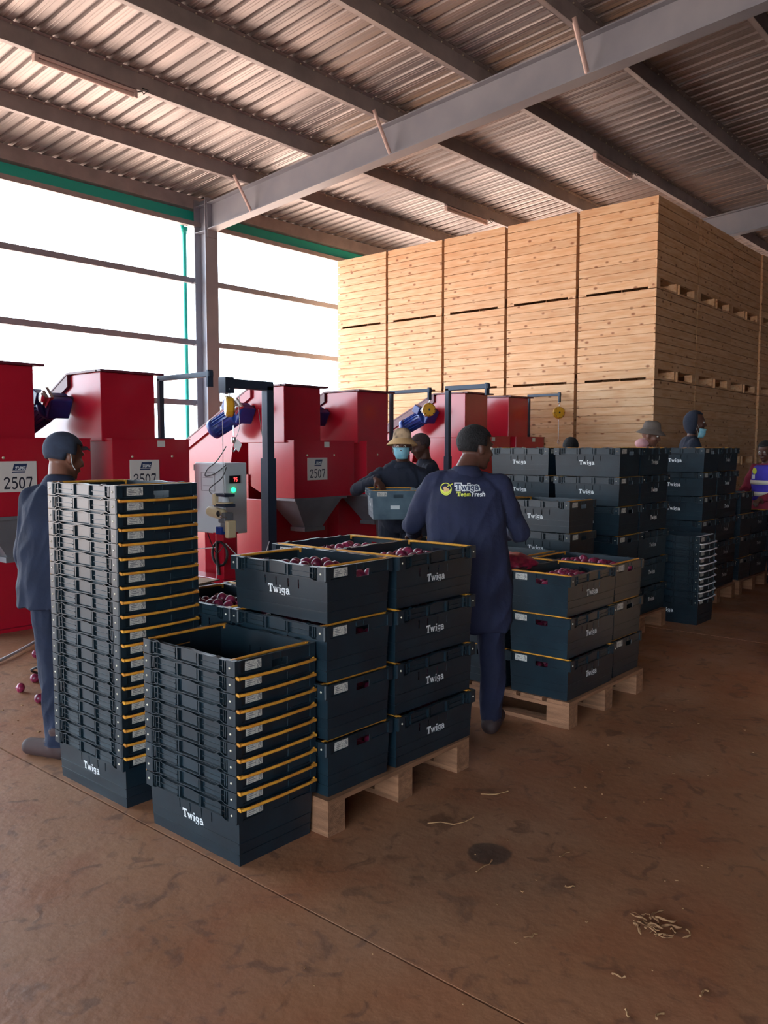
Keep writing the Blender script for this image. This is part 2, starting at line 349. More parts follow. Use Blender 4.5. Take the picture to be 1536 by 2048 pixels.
for nm, lo, hi in (('wall_back', (25.1, -9, 0), (25.2, 12, 8)), ('wall_right', (-8, -9.1, 0), (25, -9, 8))):
    o = tag(link(nm, None), kind='structure'); m = MB(); m.b2(lo, hi); k = 0
    ax = 0 if nm == 'wall_right' else 1
    t = lo[ax]
    while t < hi[ax]-.05:
        if ax: x = 25.06 if nm == 'wall_back' else -8; m.b2((x, t, 0), (x+.04, t+.06, 7.5))
        else: m.b2((t, -9, 0), (t+.06, -8.96, 7.5))
        t += .25
    obj('cladding', m, 'darksheet', o)
o = tag(link('wall_front', None), 'unseen clad end wall added behind the camera, doorway shaped for fill light', kind='structure')
m = MB(); DV0, DV1, DZ = -7.5, 2.5, 4.8  # unseen wall added to cut the fill light, doorway lets part of it in
m.b2((-8.1, -9, 0), (-8, DV0, 8)); m.b2((-8.1, DV1, 0), (-8, 12, 8)); m.b2((-8.1, DV0, DZ), (-8, DV1, 8)); obj('cladding', m, 'darksheet', o)
# strip lamps hung from the purlins
def lamp(u, v, label, L=1.3):
    t = thing('strip_lamp', (u, v+.05, zb(v)-.055), 0, label, 'ceiling light', 'strip lamps under the roof')
    m = MB(); m.b2((0, -.035, .012), (L, .035, .05)); obj('housing', m, 'lamp', t, bevel=.006)
    m = MB(); m.tube([(.04, 0, -.012), (L-.04, 0, -.012)], .026, 12); obj('tube', m, 'lamp', t)
    for x in (0.0, L-.05): obj('end_cap', MB().b2((x, -.032, -.042), (x+.05, .032, .02)), 'lamp', t, bevel=.006)
    m = MB(); m.tube([(L-.02, .0, .03), (L+.05, -.05, .05), (L+.04, -.09, .0), (L+.1, -.1, .06), (L+.03, -.03, .1)], .008, 6); obj('cable', m, 'black', t)
lamp(4.62, 9.12, 'pale strip lamp under the purlin near the top left of the shed')
lamp(12.15, 6.16, 'strip lamp above the middle of the wooden bins')
lamp(12.25, 9.12, 'strip lamp over the left part of the wooden bin stack')
lamp(15.9, 4.68, 'farthest strip lamp, in front of the dark rear rafter')

# ================================================================== WOODEN BINS
BW, BD, BH = 1.236, 1.585, 1.305
def plank(L, h): m = MB(); m.b2((0, 0, 0), (L, .022, h-.011)); return m.mesh('plank', 'wood')
pf = plank(BW, .128); ps = plank(BD, .128); ft = MB().b2((0, 0, 0), (.13, .022, .03)).mesh('foot', 'wood')
bk = MB().b2((0, 0, 0), (.13, .12, .125)).mesh('block', 'wood'); rn = MB().b2((0, 0, 0), (BD, .09, .028)).mesh('runner', 'wood')
sm = MB()  # inner walls and cross boards added to block light and sky through the gaps
for lo, hi in (((.03, .03, .155), (.045, BW-.03, BH-.005)), ((BD-.045, .03, .155), (BD-.03, BW-.03, BH-.005)), ((.045, .03, .155), (BD-.045, .045, BH-.005)), ((.045, BW-.045, .155), (BD-.045, BW-.03, BH-.005)), ((.03, .03, .15), (BD-.03, BW-.03, .165)), ((.2, BW/2, .0), (BD-.2, BW/2+.02, .15)), ((.06, BW-.03, .0), (BD-.06, BW-.01, .155)), ((BD/2, -.025, .0), (BD/2+.02, BW+.025, .15))): sm.b2(lo, hi)
shell = sm.mesh('inner_light_block', 'wood')
posts = MB().b2((0, 0, .165), (.05, .05, BH-.01)).mesh('corner_post', 'wood')
tiern = ['bottom', 'second lowest', 'second highest', 'top']
def bin_(u, v, t, label, front=True, side=False, z=0):
    b = thing('wooden_bin', (u, v, z+t*BH), 0, label, 'bin', 'stacked pine bins')
    link('inner_light_block', shell, b)
    for x in (.046, BD-.096):
        for y in (.046, BW-.096): link('corner_post', posts, b, (x, y, 0))
    if front:
        for k in range(10): link('plank', pf, b, (random.uniform(.0, .007)+.022, 0, .03+k*.1275), (0, 0, PI/2))
        for y in (0, BW-.13): link('foot', ft, b, (.022, y, 0), (0, 0, PI/2))
    if side:
        for k in range(9): link('plank', ps, b, (0, random.uniform(0, .007), .155+k*.1278))
        for x in (0, BD/2-.065, BD-.13): link('block', bk, b, (x, .002, .029))
        link('runner', rn, b, (0, 0.002, 0))
    return b
colw = ['right-hand corner', 'second', 'third', 'fourth', 'leftmost']
rw = ['second', 'third', 'fourth']
for t in range(4):
    for k in range(5):
        nm = {0: 'at the near corner', 1: 'next left of the corner', 2: 'in the middle column', 3: 'second from the left end', 4: 'at the far left end'}[k]
        bin_(11.7, 4.97+1.29*k, t, 'pine bin %s of the big stack, %s tier' % (nm, tiern[t]), True, k == 0)
    for j in range(1, 5):
        if j == 4 and t == 3: pass
        bin_(11.7+1.61*j, 4.97+(.03 if j == 2 else 0), t, 'shaded pine bin, right side of stack, %s behind the corner, %s tier' % (['', 'first', 'second', 'third', 'fourth'][j], tiern[t]), False, True)
bin_(6.23, .5, 0, 'single pine bin cut by the right edge of the view', True, True)
# +Y face of the single bin
# ================================================================== PALLETS
def mk(f, name, mt):
    m = MB(); f(m); return m.mesh(name, mt)
pdk = mk(lambda m: m.b2((0, 0, 0), (1.0, .145, .02)), 'deck_board', 'pallet')
pst = mk(lambda m: m.b2((0, 0, 0), (1.2, .1, .022)), 'stringer_board', 'pallet')
pbl = mk(lambda m: m.b2((0, 0, 0), (.145, .1, .09)), 'block', 'pallet')
def pallet(u, v, label):            # 1.0 along X, 1.2 along Y
    p = thing('pallet', (u, v, 0), 0, label, 'pallet', 'wooden pallets')
    for k in range(7): link('deck_board', pdk, p, (0, k*.1758, .134+random.uniform(0, .001)))
    for x in (.1, .55, 1.0):
        link('stringer_board', pst, p, (x, 0, .112), (0, 0, PI/2))
        for y in (0, .5275, 1.055): link('block', pbl, p, (x, y, .022), (0, 0, PI/2))
        link('stringer_board', pst, p, (x, 0, 0), (0, 0, PI/2))
    return p
# ================================================================== CRATES
CH = .236; T = .0026
def Lx(z): return .286+(.2965-.286)*z/CH
def Wy(z): return .185+(.195-.185)*z/CH
def crate_body(ledge=True):
    m = MB()
    def wall(side, sc, zc, holes):
        def P(s, z, inn):
            lx = Lx(z); wy = Wy(z)
            if side in 'yY': sg = 1 if side == 'Y' else -1; return (s*(lx-(T if inn else 0)), sg*(wy-(T if inn else 0)), z)
            sg = 1 if side == 'X' else -1; return (sg*(lx-(T if inn else 0)), s*(wy-(T if inn else 0)), z)
        fl_ = side in 'Yx'
        def q(a): m.add(a, [(0, 1, 2, 3) if not fl_ else (3, 2, 1, 0)])
        for i, (s0, s1) in enumerate(zip(sc[:-1], sc[1:])):
            for j, (z0, z1) in enumerate(zip(zc[:-1], zc[1:])):
                if (i, j) in holes:
                    q([P(s0, z0, 0), P(s0, z0, 1), P(s0, z1, 1), P(s0, z1, 0)][::-1]); q([P(s1, z0, 0), P(s1, z0, 1), P(s1, z1, 1), P(s1, z1, 0)])
                    q([P(s0, z0, 0), P(s1, z0, 0), P(s1, z0, 1), P(s0, z0, 1)]); q([P(s0, z1, 0), P(s1, z1, 0), P(s1, z1, 1), P(s0, z1, 1)][::-1]); continue
                q([P(s0, z0, 0), P(s1, z0, 0), P(s1, z1, 0), P(s0, z1, 0)]); q([P(s0, z0, 1), P(s1, z0, 1), P(s1, z1, 1), P(s0, z1, 1)][::-1])
            z = zc[-1]; q([P(s0, z, 0), P(s1, z, 0), P(s1, z, 1), P(s0, z, 1)])
    w = .022
    cs = [-1]; hs = []
    for c in (-.42, -.2, .06, .3): cs += [c-w/2, c+w/2]; hs.append((len(cs)-2, 1))
    cs.append(1)
    for sd in 'yY': wall(sd, cs, [0, .13, .168, CH], set(hs))
    for sd in 'xX': wall(sd, [-1, -.1, .32, 1] if sd == 'X' else [-1, -.32, .1, 1], [0, .176, .206, CH], {(1, 1)})
    m.b2((-.286, -.185, 0), (.286, .185, .007))
    def rib(x0, x1, z0, z1, d, sg):      # on long sides, outward d
        y = Wy((z0+z1)/2)-.001
        m.b2((x0, min(sg*y, sg*(y+d)), z0), (x1, max(sg*y, sg*(y+d)), z1))
    def ribs(y0, y1, z0, z1, d, sg):     # short sides
        x = Lx((z0+z1)/2)-.001
        m.b2((min(sg*x, sg*(x+d)), y0, z0), (max(sg*x, sg*(x+d)), y1, z1))
    for sg in (-1, 1):
        for z in (.045, .088) if ledge else (): rib(-Lx(z), Lx(z), z, z+.0035, .004, sg); ribs(-Wy(z), Wy(z), z, z+.0035, .004, sg)
        # top lip, gently waved, and the lower lip with its dips
        for zt, pts in ((CH-.004, [(-.297, 0), (-.21, 0), (-.19, .006), (-.17, 0), (-.07, 0), (-.03, .005), (.03, .005), (.07, 0), (.17, 0), (.19, .006), (.21, 0), (.297, 0)]),
                        (.182, [(-.3, -.006), (-.235, -.006), (-.215, .002), (-.08, .002), (-.078, -.001), (.078, -.001), (.08, .002), (.215, .002), (.235, -.006), (.3, -.006)])):
            for (a, za), (b, zb_) in zip(pts[:-1], pts[1:]):
                y = Wy(zt); Y0, Y1 = sg*(y-.001), sg*(y+.018)
                vs = [(x, yy, zt+z+dz) for x, z in ((a, za), (b, zb_)) for yy in (Y0, Y1) for dz in (0, .003)]
                m.add(vs, [(0, 1, 3, 2), (4, 6, 7, 5), (0, 4, 5, 1), (2, 3, 7, 6), (0, 2, 6, 4), (1, 5, 7, 3)])
        for a, b in ((-.2, -.092), (-.05, .05), (.092, .2)): rib(a, b, .187, CH-.006, .006, sg)
        for a, b in ((-.225, -.09), (.09, .225)): rib(a, b, .205, .2075, .013, sg)
        for a, b in ((.1, .2),): rib(a, b, .218, .2205, .007, sg)
        for x in (-.24, -.228, .228, .24, -.205, .205): rib(x-.002, x+.002, .186, CH-.004, .015, sg)
        for x in (-.07, .07): rib(x-.004, x+.004, .183, CH-.004, .013, sg)
        for xs in (-1, 1):                 # corner blocks with rounded outer edge
            cx = xs*.276; y0 = Wy(.21)-.002; y1 = y0+.021
            pl = [(cx-.026, y0), (cx-.026, y1-.004), (cx-.02, y1), (cx+.02, y1), (cx+.026, y1-.006), (cx+.026, y0)]
            m.prism([(x, sg*y) for x, y in pl], 2, .180, CH+.001)
        ribs(-.196, .196, CH-.004, CH, .010, sg); ribs(-.19, -.055 if sg > 0 else -.075, .181, .184, .007, sg); ribs(.08, .19, .181, .184, .007, sg)
        for y in (-.187, .187): ribs(y-.008, y+.008, .182, CH-.004, .008, sg)
        for y in (-.03, .015): ribs(y, y+.006, .212, CH-.004, .005, sg)
        rib(-.29, .29, CH-.006, CH, .004, sg)
    return m.mesh('crate_body', 'crate')
cb = crate_body(); cbn = crate_body(False)
def bar_mesh(inn, mt):
    m = MB(); z = CH-.002; 
    if inn: pts = [(0, -.192, CH-.02), (0, -.190, z-.002), (0, -.165, z), (0, 0, z+.001), (0, .165, z), (0, .190, z-.002), (0, .192, CH-.02)]
    else: pts = [(0, -.2, .004), (.012, -.196, 0), (.018, -.17, 0), (.02, 0, -.002), (.018, .17, 0), (.012, .196, 0), (0, .2, .004)]
    m.tube(pts, .0062, 8)
    for y in (-.19, .19): m.box((0 if inn else .011, y, z-.001 if inn else 0), (.014, .022, .010))
    return m.mesh('bale_arm', mt)
bin_m = {'y': bar_mesh(True, 'bale'), 's': bar_mesh(True, 'bale_silver')}; bout_m = {'y': bar_mesh(False, 'bale'), 's': bar_mesh(False, 'bale_silver')}
rm = MB()
for xs in (-1, 1):
    for sg in (-1, 1):
        rm.lathe([(.0001, .0035), (.0045, .002), (.005, 0)], 8, mtx=Matrix.Translation((xs*.276, sg*(Wy(.21)+.019), .208)) @ Matrix.Rotation(-sg*PI/2, 4, 'X'))
rivets = rm.mesh('rivets', 'rivet')
def logo(sg):
    h = .036
    return text_mb('Twiga', h, lambda x, y, j: (-sg*x, sg*(Wy(.098+y)+.0012+j), .098+y)).mesh('brand_print', 'print')
logos = {1: logo(1), -1: logo(-1)}
def sticker(sg):
    m = MB(); X = Lx(.2)+.0015
    y0, y1 = (.075, .155) if sg < 0 else (-.155, -.075)
    m.b2((min(sg*(X-.002), sg*X), y0, .190), (max(sg*(X-.002), sg*X), y1, .226), 0)
    e = sg*(X+.0004); a = 1 if sg < 0 else -1   # text lines and code block
    Y = lambda t: (y1-t*(y1-y0)) if sg < 0 else (y0+t*(y1-y0))
    for k in range(4):
        z = .219-k*.0075; m.add([(e, Y(.08), z), (e, Y(.3+.3*((k*7) % 3)/2), z), (e, Y(.3+.3*((k*7) % 3)/2), z-.003), (e, Y(.08), z-.003)], [(0, 1, 2, 3)], 1)
    for i in range(4):
        for j in range(4):
            if (i*3+j*5) % 4 != 1: y = Y(.74+i*.05); z = .220-j*.007; m.add([(e, y, z), (e, Y(.78+i*.05), z), (e, Y(.78+i*.05), z-.006), (e, y, z-.006)], [(0, 1, 2, 3)], 1)
    return m.mesh('sticker', ['sticker', 'faint'])
stk = {1: sticker(1), -1: sticker(-1)}
def crate(u, v, z, rz, label, group, bars='in', silver=False, skew=1, brand=True):
    c = thing('onion_crate', (u, v, z), rz+(R(random.uniform(-.6, .6)) if skew else 0), label, 'crate', group)
    b = link('crate_body', cb if brand else cbn, c)
    for s in (-1, 1):
        if brand: link('brand_print', logos[s], c)
        link('sticker', stk[s], c)
    tag(link('rivets', rivets, c), kind='stuff')
    k = 's' if silver else 'y'
    for s in (-1, 1):
        if bars == 'in': link('bale_arm', bin_m[k], c, (s*.27, 0, 0))
        elif bars == 'out': link('bale_arm', bout_m[k], c, (s*.298, 0, .232), (0, 0, 0 if s > 0 else PI))
    return c
ordn = ['topmost', 'second', 'third', 'fourth', 'fifth', 'sixth', 'seventh', 'eighth', 'ninth', 'tenth', 'eleventh', 'twelfth', 'thirteenth', 'fourteenth', 'fifteenth', 'sixteenth', 'seventeenth', 'eighteenth', 'nineteenth', 'twentieth']
def nest(u, v, n, where, group, silver=False):
    for k in range(n):
        q = n-1-k; lab = ('topmost crate' if q == 0 else 'lowest crate, showing its whole side,' if k == 0 else '%s crate from the top' % ordn[q])
        crate(u, v, k*.0634, PI/2, '%s of the %s' % (lab, where), group, 'in' if q == 0 else 'out', silver, skew=0, brand=(k == 0))
nest(2.125, 3.49, 20, 'tall nested stack at left', 'crates nested in the tall stack')
nest(2.125, 2.705, 10, 'short nested stack nearest the camera', 'crates nested in the short stack')
nest(7.62, 2.99, 10, 'dark nested stack with silver bars at right', 'crates nested with silver bars', True)
P0 = .156; PT = .2425
def layers(u, v, rot, n, desc, group, z0=P0, lo=0):
    # rot 0: long side along X ; u,v = lower corner
    cx, cy = (u+.3, v+.2) if rot == 0 else (u+.2, v+.3)
    for k in range(lo, n):
        q = n-1-k; o = ordn[q] if q == 0 else ordn[q]+' from the top'
        crate(cx+random.uniform(-.004, .004), cy+random.uniform(-.004, .004), z0+k*PT, 0 if rot == 0 else PI/2, 'crate, %s, %s' % (o, desc), group)
    return cx, cy, z0+(n-1)*PT
pallet(2.33, 2.33, 'pallet under the loaded crates in the middle foreground')
g1 = 'filled crates on the middle pallet'
tops = {}
tops['P'] = layers(2.34, 2.34, 1, 4, 'front corner column of the middle pallet', g1)
tops['P2'] = layers(2.34, 2.95, 1, 3, 'left rear column of the middle pallet', g1)
tops['Q'] = layers(2.77, 2.335, 0, 4, 'right-hand column of the middle pallet', g1)
tops['P1b'] = layers(2.77, 2.745, 0, 4, 'middle rear column of the middle pallet', g1)
layers(2.77, 3.155, 0, 3, 'far rear column of the middle pallet', g1)
pallet(4.16, 2.22, 'pallet under the three layer crate load behind the walking gap')
g2 = 'filled crates on the second pallet'
tops['A'] = layers(4.165, 2.235, 0, 3, 'front column of the second pallet', g2)
tops['A2'] = layers(4.165, 2.645, 0, 3, 'column of the second pallet beside the man with the logo', g2)
layers(4.165, 3.055, 0, 3, 'rear left column of the second pallet', g2)
tops['B'] = layers(4.785, 2.25, 1, 3, 'right front column of the second pallet', g2)
tops['B2'] = layers(4.785, 2.87, 1, 3, 'right rear column of the second pallet', g2)
g4 = 'crates in the five layer pile'
layers(5.5, 2.95, 1, 5, 'five layer pile behind the second pallet', g4, 0)
layers(5.5, 3.57, 1, 5, 'left part of the five layer pile', g4, 0)
pallet(6.3, 2.94, 'pallet under the head high crate load'); pallet(6.3, 4.16, 'pallet under the rear of the head high load')
g3 = 'crates in the head high load'
layers(6.31, 2.95, 1, 6, 'front column of the head high load', g3)
layers(6.31, 3.6, 1, 6, 'left column of the head high load', g3)
layers(6.73, 2.955, 0, 6, 'right-hand side column of the head high load', g3)
layers(6.73, 3.37, 0, 6, 'inner column of the head high load', g3, lo=4)
pallet(8.18, 2.94, 'pallet under the far crate load with silver topped corner')
g5 = 'crates in the far load'
layers(8.19, 2.95, 1, 6, 'front column of the far load', g5)
layers(8.61, 2.955, 0, 6, 'right-hand side column of the far load', g5)
pallet(9.32, 2.94, 'pallet under the crates by the woman')
g6 = 'crates on the pallet by the woman'
layers(9.33, 2.95, 1, 4, 'front column beside the woman in a vest', g6)
layers(9.75, 2.955, 0, 3, 'end column beside the woman in a vest', g6)
# ================================================================== ONIONS
def onion_mesh(seed, n=14, name='onion'):
    rr = random.Random(seed); sq = rr.uniform(.8, .95)
    pr = [(.0005, -1.03), (.12, -1.0), (.45, -.9), (.8, -.6), (.98, -.2), (1.0, .1), (.9, .45), (.68, .72), (.4, .88), (.2, .98), (.1, 1.12), (.05, 1.3), (.0005, 1.32)]
    m = MB(); m.lathe([(r*.033, z*.033*sq) for r, z in pr], n); return m.mesh(name, 'onion')
oms = [onion_mesh(i) for i in range(4)]
nall = [0]
def onion(p, label, group, s=1.0):
    o = link('onion', random.choice(oms), None, p, (random.uniform(-1.6, 1.6), random.uniform(-1.6, 1.6), random.uniform(0, 6)))
    o.scale = (s, s, s); tag(o, label, 'onion', group); nall[0] += 1; return o
rr = random.Random(3); heaps = []
for nl in (2, 3):
    hm = MB()
    for lz in range(nl):
        for i in range(8):
            for j in range(5):
                hm.ell((-.23+i*.066+rr.uniform(-.004, .004)-(.01 if lz % 2 else 0), -.13+j*.065+rr.uniform(-.005, .005), (.038+lz*.05)+rr.uniform(-.005, .005)), (.031, .031, .028), 8, 5)
    heaps.append(hm.mesh('onion_heap', 'onion'))
def fill(key, rot, desc, top=True, zz=None, full=1.0):
    cx, cy, z = tops[key]; z = zz if zz is not None else z
    h = link('onion_heap', heaps[0 if top else 1], None, (cx, cy, z), (0, 0, PI/2 if rot else 0)); tag(h, 'red onions packed inside %s' % desc, 'onions', 'onion fill of the crates', 'stuff')
    if not top: return
    for i in range(8):
        for j in range(5):
            x = -.236+i*.0665+(.012 if j % 2 else 0)+random.uniform(-.007, .007); y = -.13+j*.064+random.uniform(-.006, .006)
            e = max(abs(x)/.26, abs(y)/.16); zo = .158+.056*(1-e)+random.uniform(-.006, .008)
            if rot: x, y = -y, x
            onion((cx+x, cy+y, z+zo*full), 'red onion heaped in the top crate, %s' % desc, 'red onions in open crates', random.uniform(.84, .96))
fill('P', 1, 'front corner of the middle pallet')
fill('P1b', 0, 'middle rear of the middle pallet')
fill('Q', 0, 'right-hand column of the middle pallet')
fill('P2', 1, 'left rear of the middle pallet')
fill('A', 0, 'front of the second pallet', full=.97)
fill('A2', 0, 'second pallet beside the man', full=1.0)
fill('B', 1, 'right front of the second pallet', full=1.05)
for key, n in (('P', 4), ('Q', 4), ('A', 3)):
    for k in range(n-1): fill(key, 1 if key == 'P' else 0, 'crate %s of the %s' % ({'P': 'in the front column', 'Q': 'in the right column', 'A': 'in the near column'}[key], {'P': 'middle pallet', 'Q': 'middle pallet', 'A': 'second pallet'}[key]), False, P0+k*PT)
# loose onions on the floor
for (p, lab) in (((8.05, 2.2, .03), 'single red onion on the floor in the right aisle'),
                 ((2.95, 6.1, .03), 'loose red onion on the floor by the left machine base'), ((2.62, 5.45, .03), 'loose red onion left of the man in a cap'),
                 ((2.75, 5.2, .03), 'loose red onion on the floor just beside his legs'), ((2.45, 5.3, .03), 'dark loose onion at the left edge of the floor'),
                 ((2.42, 4.98, .03), 'loose onion nearest the left edge of the view')):
    onion(p, lab, 'loose onions on the floor', 1.25 if p[0] > 5 else 1.0)
# red net sack of onions on the second pallet
bmn = bmesh.new(); bmesh.ops.create_icosphere(bmn, subdivisions=4, radius=1)
for v in bmn.verts:
    p = v.co.copy(); nn = noise.cell_vector(p*4.0)
    d = 1+.16*noise.noise(p*3.2)-.10*abs(noise.noise(p*7))
    v.co = Vector((p.x*.17*d, p.y*.25*d, max(p.z, -.6)*.075*d))
me = D.meshes.new('net_sack'); bmn.to_mesh(me); bmn.free(); me.materials.append(M['net'])
for p in me.polygons: p.use_smooth = True
so_ = link('net_sack', me, None, (4.42, 2.86, P0+2*PT+.235)); tag(so_, 'red net sack of onions lying on the second pallet beside the man', 'sack')

# ================================================================== ONION MACHINES
def machine(u, dz, idx, where, pair_right):
    # u = left side of the tower front face
    t = thing('hopper_machine', (u, 6.72, 0), 0, 'red onion hopper machine, %s' % where, 'machine', 'red hopper machines in a row')
    zt = 2.31+dz; zl = 1.685+dz; zbm = 1.045+dz
    # elevator housing: side profile (y,z), local y=0 is v 6.6
    prof = [(.12, zl-.02), (.12, zt-.02), (.62, zt-.02), (2.05, 1.60+dz), (2.6, 1.32+dz), (2.6, .9), (1.2, .9), (1.0, zl-.02)]
    obj('elevator_housing', MB().prism(prof, 0, 0, .56), 'red', t, bevel=.006)
    # recessed side cheek: brighter inner panel behind a rim
    rim = MB()
    top = [(.12, zt), (.66, zt), (2.08, 1.63+dz), (2.64, 1.35+dz)]
    for (a, b) in zip(top[:-1], top[1:]):
        vs = [(x, y, z+d) for x in (-.035, .595) for y, z in (a, b) for d in (-.02, .0)]
        rim.add(vs, [(0, 1, 3, 2), (4, 6, 7, 5), (0, 4, 5, 1), (2, 3, 7, 6), (0, 2, 6, 4), (1, 5, 7, 3)])
    rim.b2((-.035, .06, zt-.02), (.63, .14, zt))
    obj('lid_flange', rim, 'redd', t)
    rb = MB()
    for (a, b) in zip(top[1:-1], top[2:]):
        vs = [(x, y, z+d) for x in (-.03, 0.001) for y, z in (a, b) for d in (-.13, -.02)]
        rb.add(vs, [(0, 1, 3, 2), (4, 6, 7, 5), (0, 4, 5, 1), (2, 3, 7, 6), (0, 2, 6, 4), (1, 5, 7, 3)])
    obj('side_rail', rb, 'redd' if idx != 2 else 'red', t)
    # hopper body
    hb = MB(); bp = [(0, zbm), (0, zl), (.78, zl), (.78, 1.18+dz), (.45, zbm)]
    hb.prism(bp, 0, .03, .86 if pair_right else 1.0)
    body = obj('hopper_body', hb, 'red', t, bevel=.005)
    obj('top_edge', MB().b2((.025, -.006, zl-.004), (.87 if pair_right else 1.0, .79, zl+.006)), 'red', t)
    for x in (.23, .66): 
        b = MB(); b.lathe([(.0001, .006), (.011, .004), (.012, 0)], 8, mtx=Matrix.Translation((x, 0, zl-.16)) @ Matrix.Rotation(PI/2, 4, 'X')); obj('bolt', b, 'rivet', t)
    # grey discharge funnel
    fm = MB(); w0, w1 = .05, .82
    lo, hi = .70+dz, zbm
    A = [(w0, .01, hi), (w1, .01, hi), (w1, .5, hi), (w0, .5, hi)]; B = [(.28, .10, lo), (.56, .10, lo), (.56, .3, lo), (.28, .3, lo)]
    fm.add(A+B, [(0, 1, 5, 4), (1, 2, 6, 5), (2, 3, 7, 6), (3, 0, 4, 7), (7, 6, 5, 4), (3, 2, 1, 0)])
    obj('discharge_funnel', fm, 'grey_steel', t)
    obj('funnel_lip', MB().b2((.26, .08, lo-.045), (.58, .32, lo)), 'grey_steel', t)
    obj('funnel_flange', MB().b2((.03, -.012, zbm-.028), (.86, .5, zbm)), 'grey_steel', t)
    bw = .86 if pair_right else 1.0
    obj('base_frame', MB().b2((.0, .45, 0), (bw, 2.6, 1.02+dz)), 'red', t, bevel=.008); obj('rear_panel', MB().b2((.01, .76, 1.0+dz), (bw-.01, 2.5, 1.3+dz)), 'red', t)
    obj('foot_plate', MB().b2((-.02, .4, 0), (bw+.02, 2.65, .03)), 'red', t)
    if idx in (0, 1, 2):
        x0 = {0: .19, 1: .20, 2: .23}[idx]; w = .31
        pl = MB().b2((x0, -.008, zl-.44), (x0+w, -.001, zl-.19)); p = obj('number_plate', pl, 'plate', t)
        def F(x, y, j): return (x0+w*.5+x, -.0095-j, zl-.415+y)
        obj('plate_digits', text_mb('2507', .10, F), 'ink', p)
        lg = MB()
        def S(x, y): return (x0+w*.52+x+y*.3, -.0092, zl-.265+y)
        lg.add([S(-.055, .0), S(.055, .0), S(.055, .055), S(-.055, .055)], [(0, 1, 2, 3)]); lg.add([S(-.055, -.018), S(.055, -.018), S(.055, -.006), S(-.055, -.006)], [(0, 1, 2, 3)])
        obj('plate_logo', lg, 'navylogo', p)
        obj('logo_letters', text_mb('TUMNG' if 0 else 'TUMG', .026, lambda x, y, j: (x0+w*.52+x+.008+y*.3, -.0105-j, zl-.258+y)), 'print', p)
    sx = .03 if pair_right else .9
    # small sticker at the body top edge
    obj('small_notice', MB().b2((.5 if idx else .6, -.005, zl-.07), (.58 if idx else .68, -.001, zl-.01)), 'plate', t)
    return t
machs = [(2.80, 0, 0, 'cut by the left edge, sign partly visible', False), (3.98, 0, 1, 'second from the left, its sign half hidden by crates', True),
         (6.19, 0, 2, 'third from the left, with its sign in full view', False), (7.38, 0, 3, 'fourth from the left, behind the man in a bucket hat', True),
         (9.62, .09, 4, 'fifth from the left, behind the man with a logo', False), (10.75, .09, 5, 'rightmost of the row', True)]
for mm_ in machs: machine(*mm_)
def motor(u, v, z, label):
    t = thing('gear_motor', (u, v, z), 0, label, 'motor', 'blue gear motors on the elevators')
    t.scale = (1.3, 1.3, 1.3); ax = Vector((-.25, .86, -.45)).normalized(); q = ax.to_track_quat('Z', 'Y').to_matrix().to_4x4()
    m = MB(); m.lathe([(.0001, 0), (.085, 0), (.085, .02), (.075, .03), (.075, .22), (.088, .225), (.088, .27), (.06, .29), (.0001, .29)], 20, mtx=Matrix.Translation((-.14, .02, -.02)) @ q)
    obj('motor_housing', m, 'motor', t)
    m = MB()
    for k in range(16):
        a = 2*PI*k/16; m.box((-.14, .02, -.02), (.001, .001, .001)) if 0 else None
        c = Matrix.Translation((-.14, .02, -.02)) @ q @ Matrix.Rotation(a, 4, 'Z')
        vs = [c @ Vector(p) for p in ((.07, -.003, .04), (.07, .003, .04), (.086, -.002, .04), (.086, .002, .04), (.07, -.003, .215), (.07, .003, .215), (.086, -.002, .215), (.086, .002, .215))]
        m.add(vs, [(0, 1, 3, 2), (4, 6, 7, 5), (0, 4, 5, 1), (2, 3, 7, 6), (0, 2, 6, 4), (1, 5, 7, 3)])
    tag(obj('cooling_fins', m, 'motor', t), kind='stuff')
    m = MB(); m.box((-.10, -.02, .0), (.17, .13, .15), rot=Matrix.Rotation(R(28), 3, 'X')); obj('gearbox', m, 'motor', t, bevel=.012)
    m = MB(); m.box((-.2, .05, .06), (.07, .09, .09), rot=Matrix.Rotation(R(28), 3, 'X')); obj('terminal_box', m, 'motor', t, bevel=.008)
    m = MB(); m.lathe([(.0001, .02), (.05, .02), (.055, .0), (.075, -.005), (.075, -.03), (.0001, -.03)], 4, mtx=Matrix.Translation((-.2, -.05, .05)) @ Matrix.Rotation(-PI/2, 4, 'Y'), smooth=False)
    m.lathe([(.0001, .03), (.035, .03), (.04, .0)], 14, mtx=Matrix.Translation((-.2, -.05, .05)) @ Matrix.Rotation(-PI/2, 4, 'Y'))
    obj('flange_bearing', m, 'chrome', t)
    obj('shaft', MB().tube([(-.2, -.05, .05), (.02, -.05, .05)], .02, 10), 'dark_steel', t)
for (u, z, l) in ((2.8, 2.0, 'blue gear motor on the leftmost red elevator'), (3.98, 2.0, 'dark gear motor beside the elevator above the man in a cap'), (6.19, 2.0, 'blue gear motor behind the hanging sewing head'), (7.38, 2.0, 'gear motor between the third and fourth machines'), (9.62, 2.08, 'blue gear motor behind the man in a bucket hat')):
    motor(u-.005, 7.42, z, l)
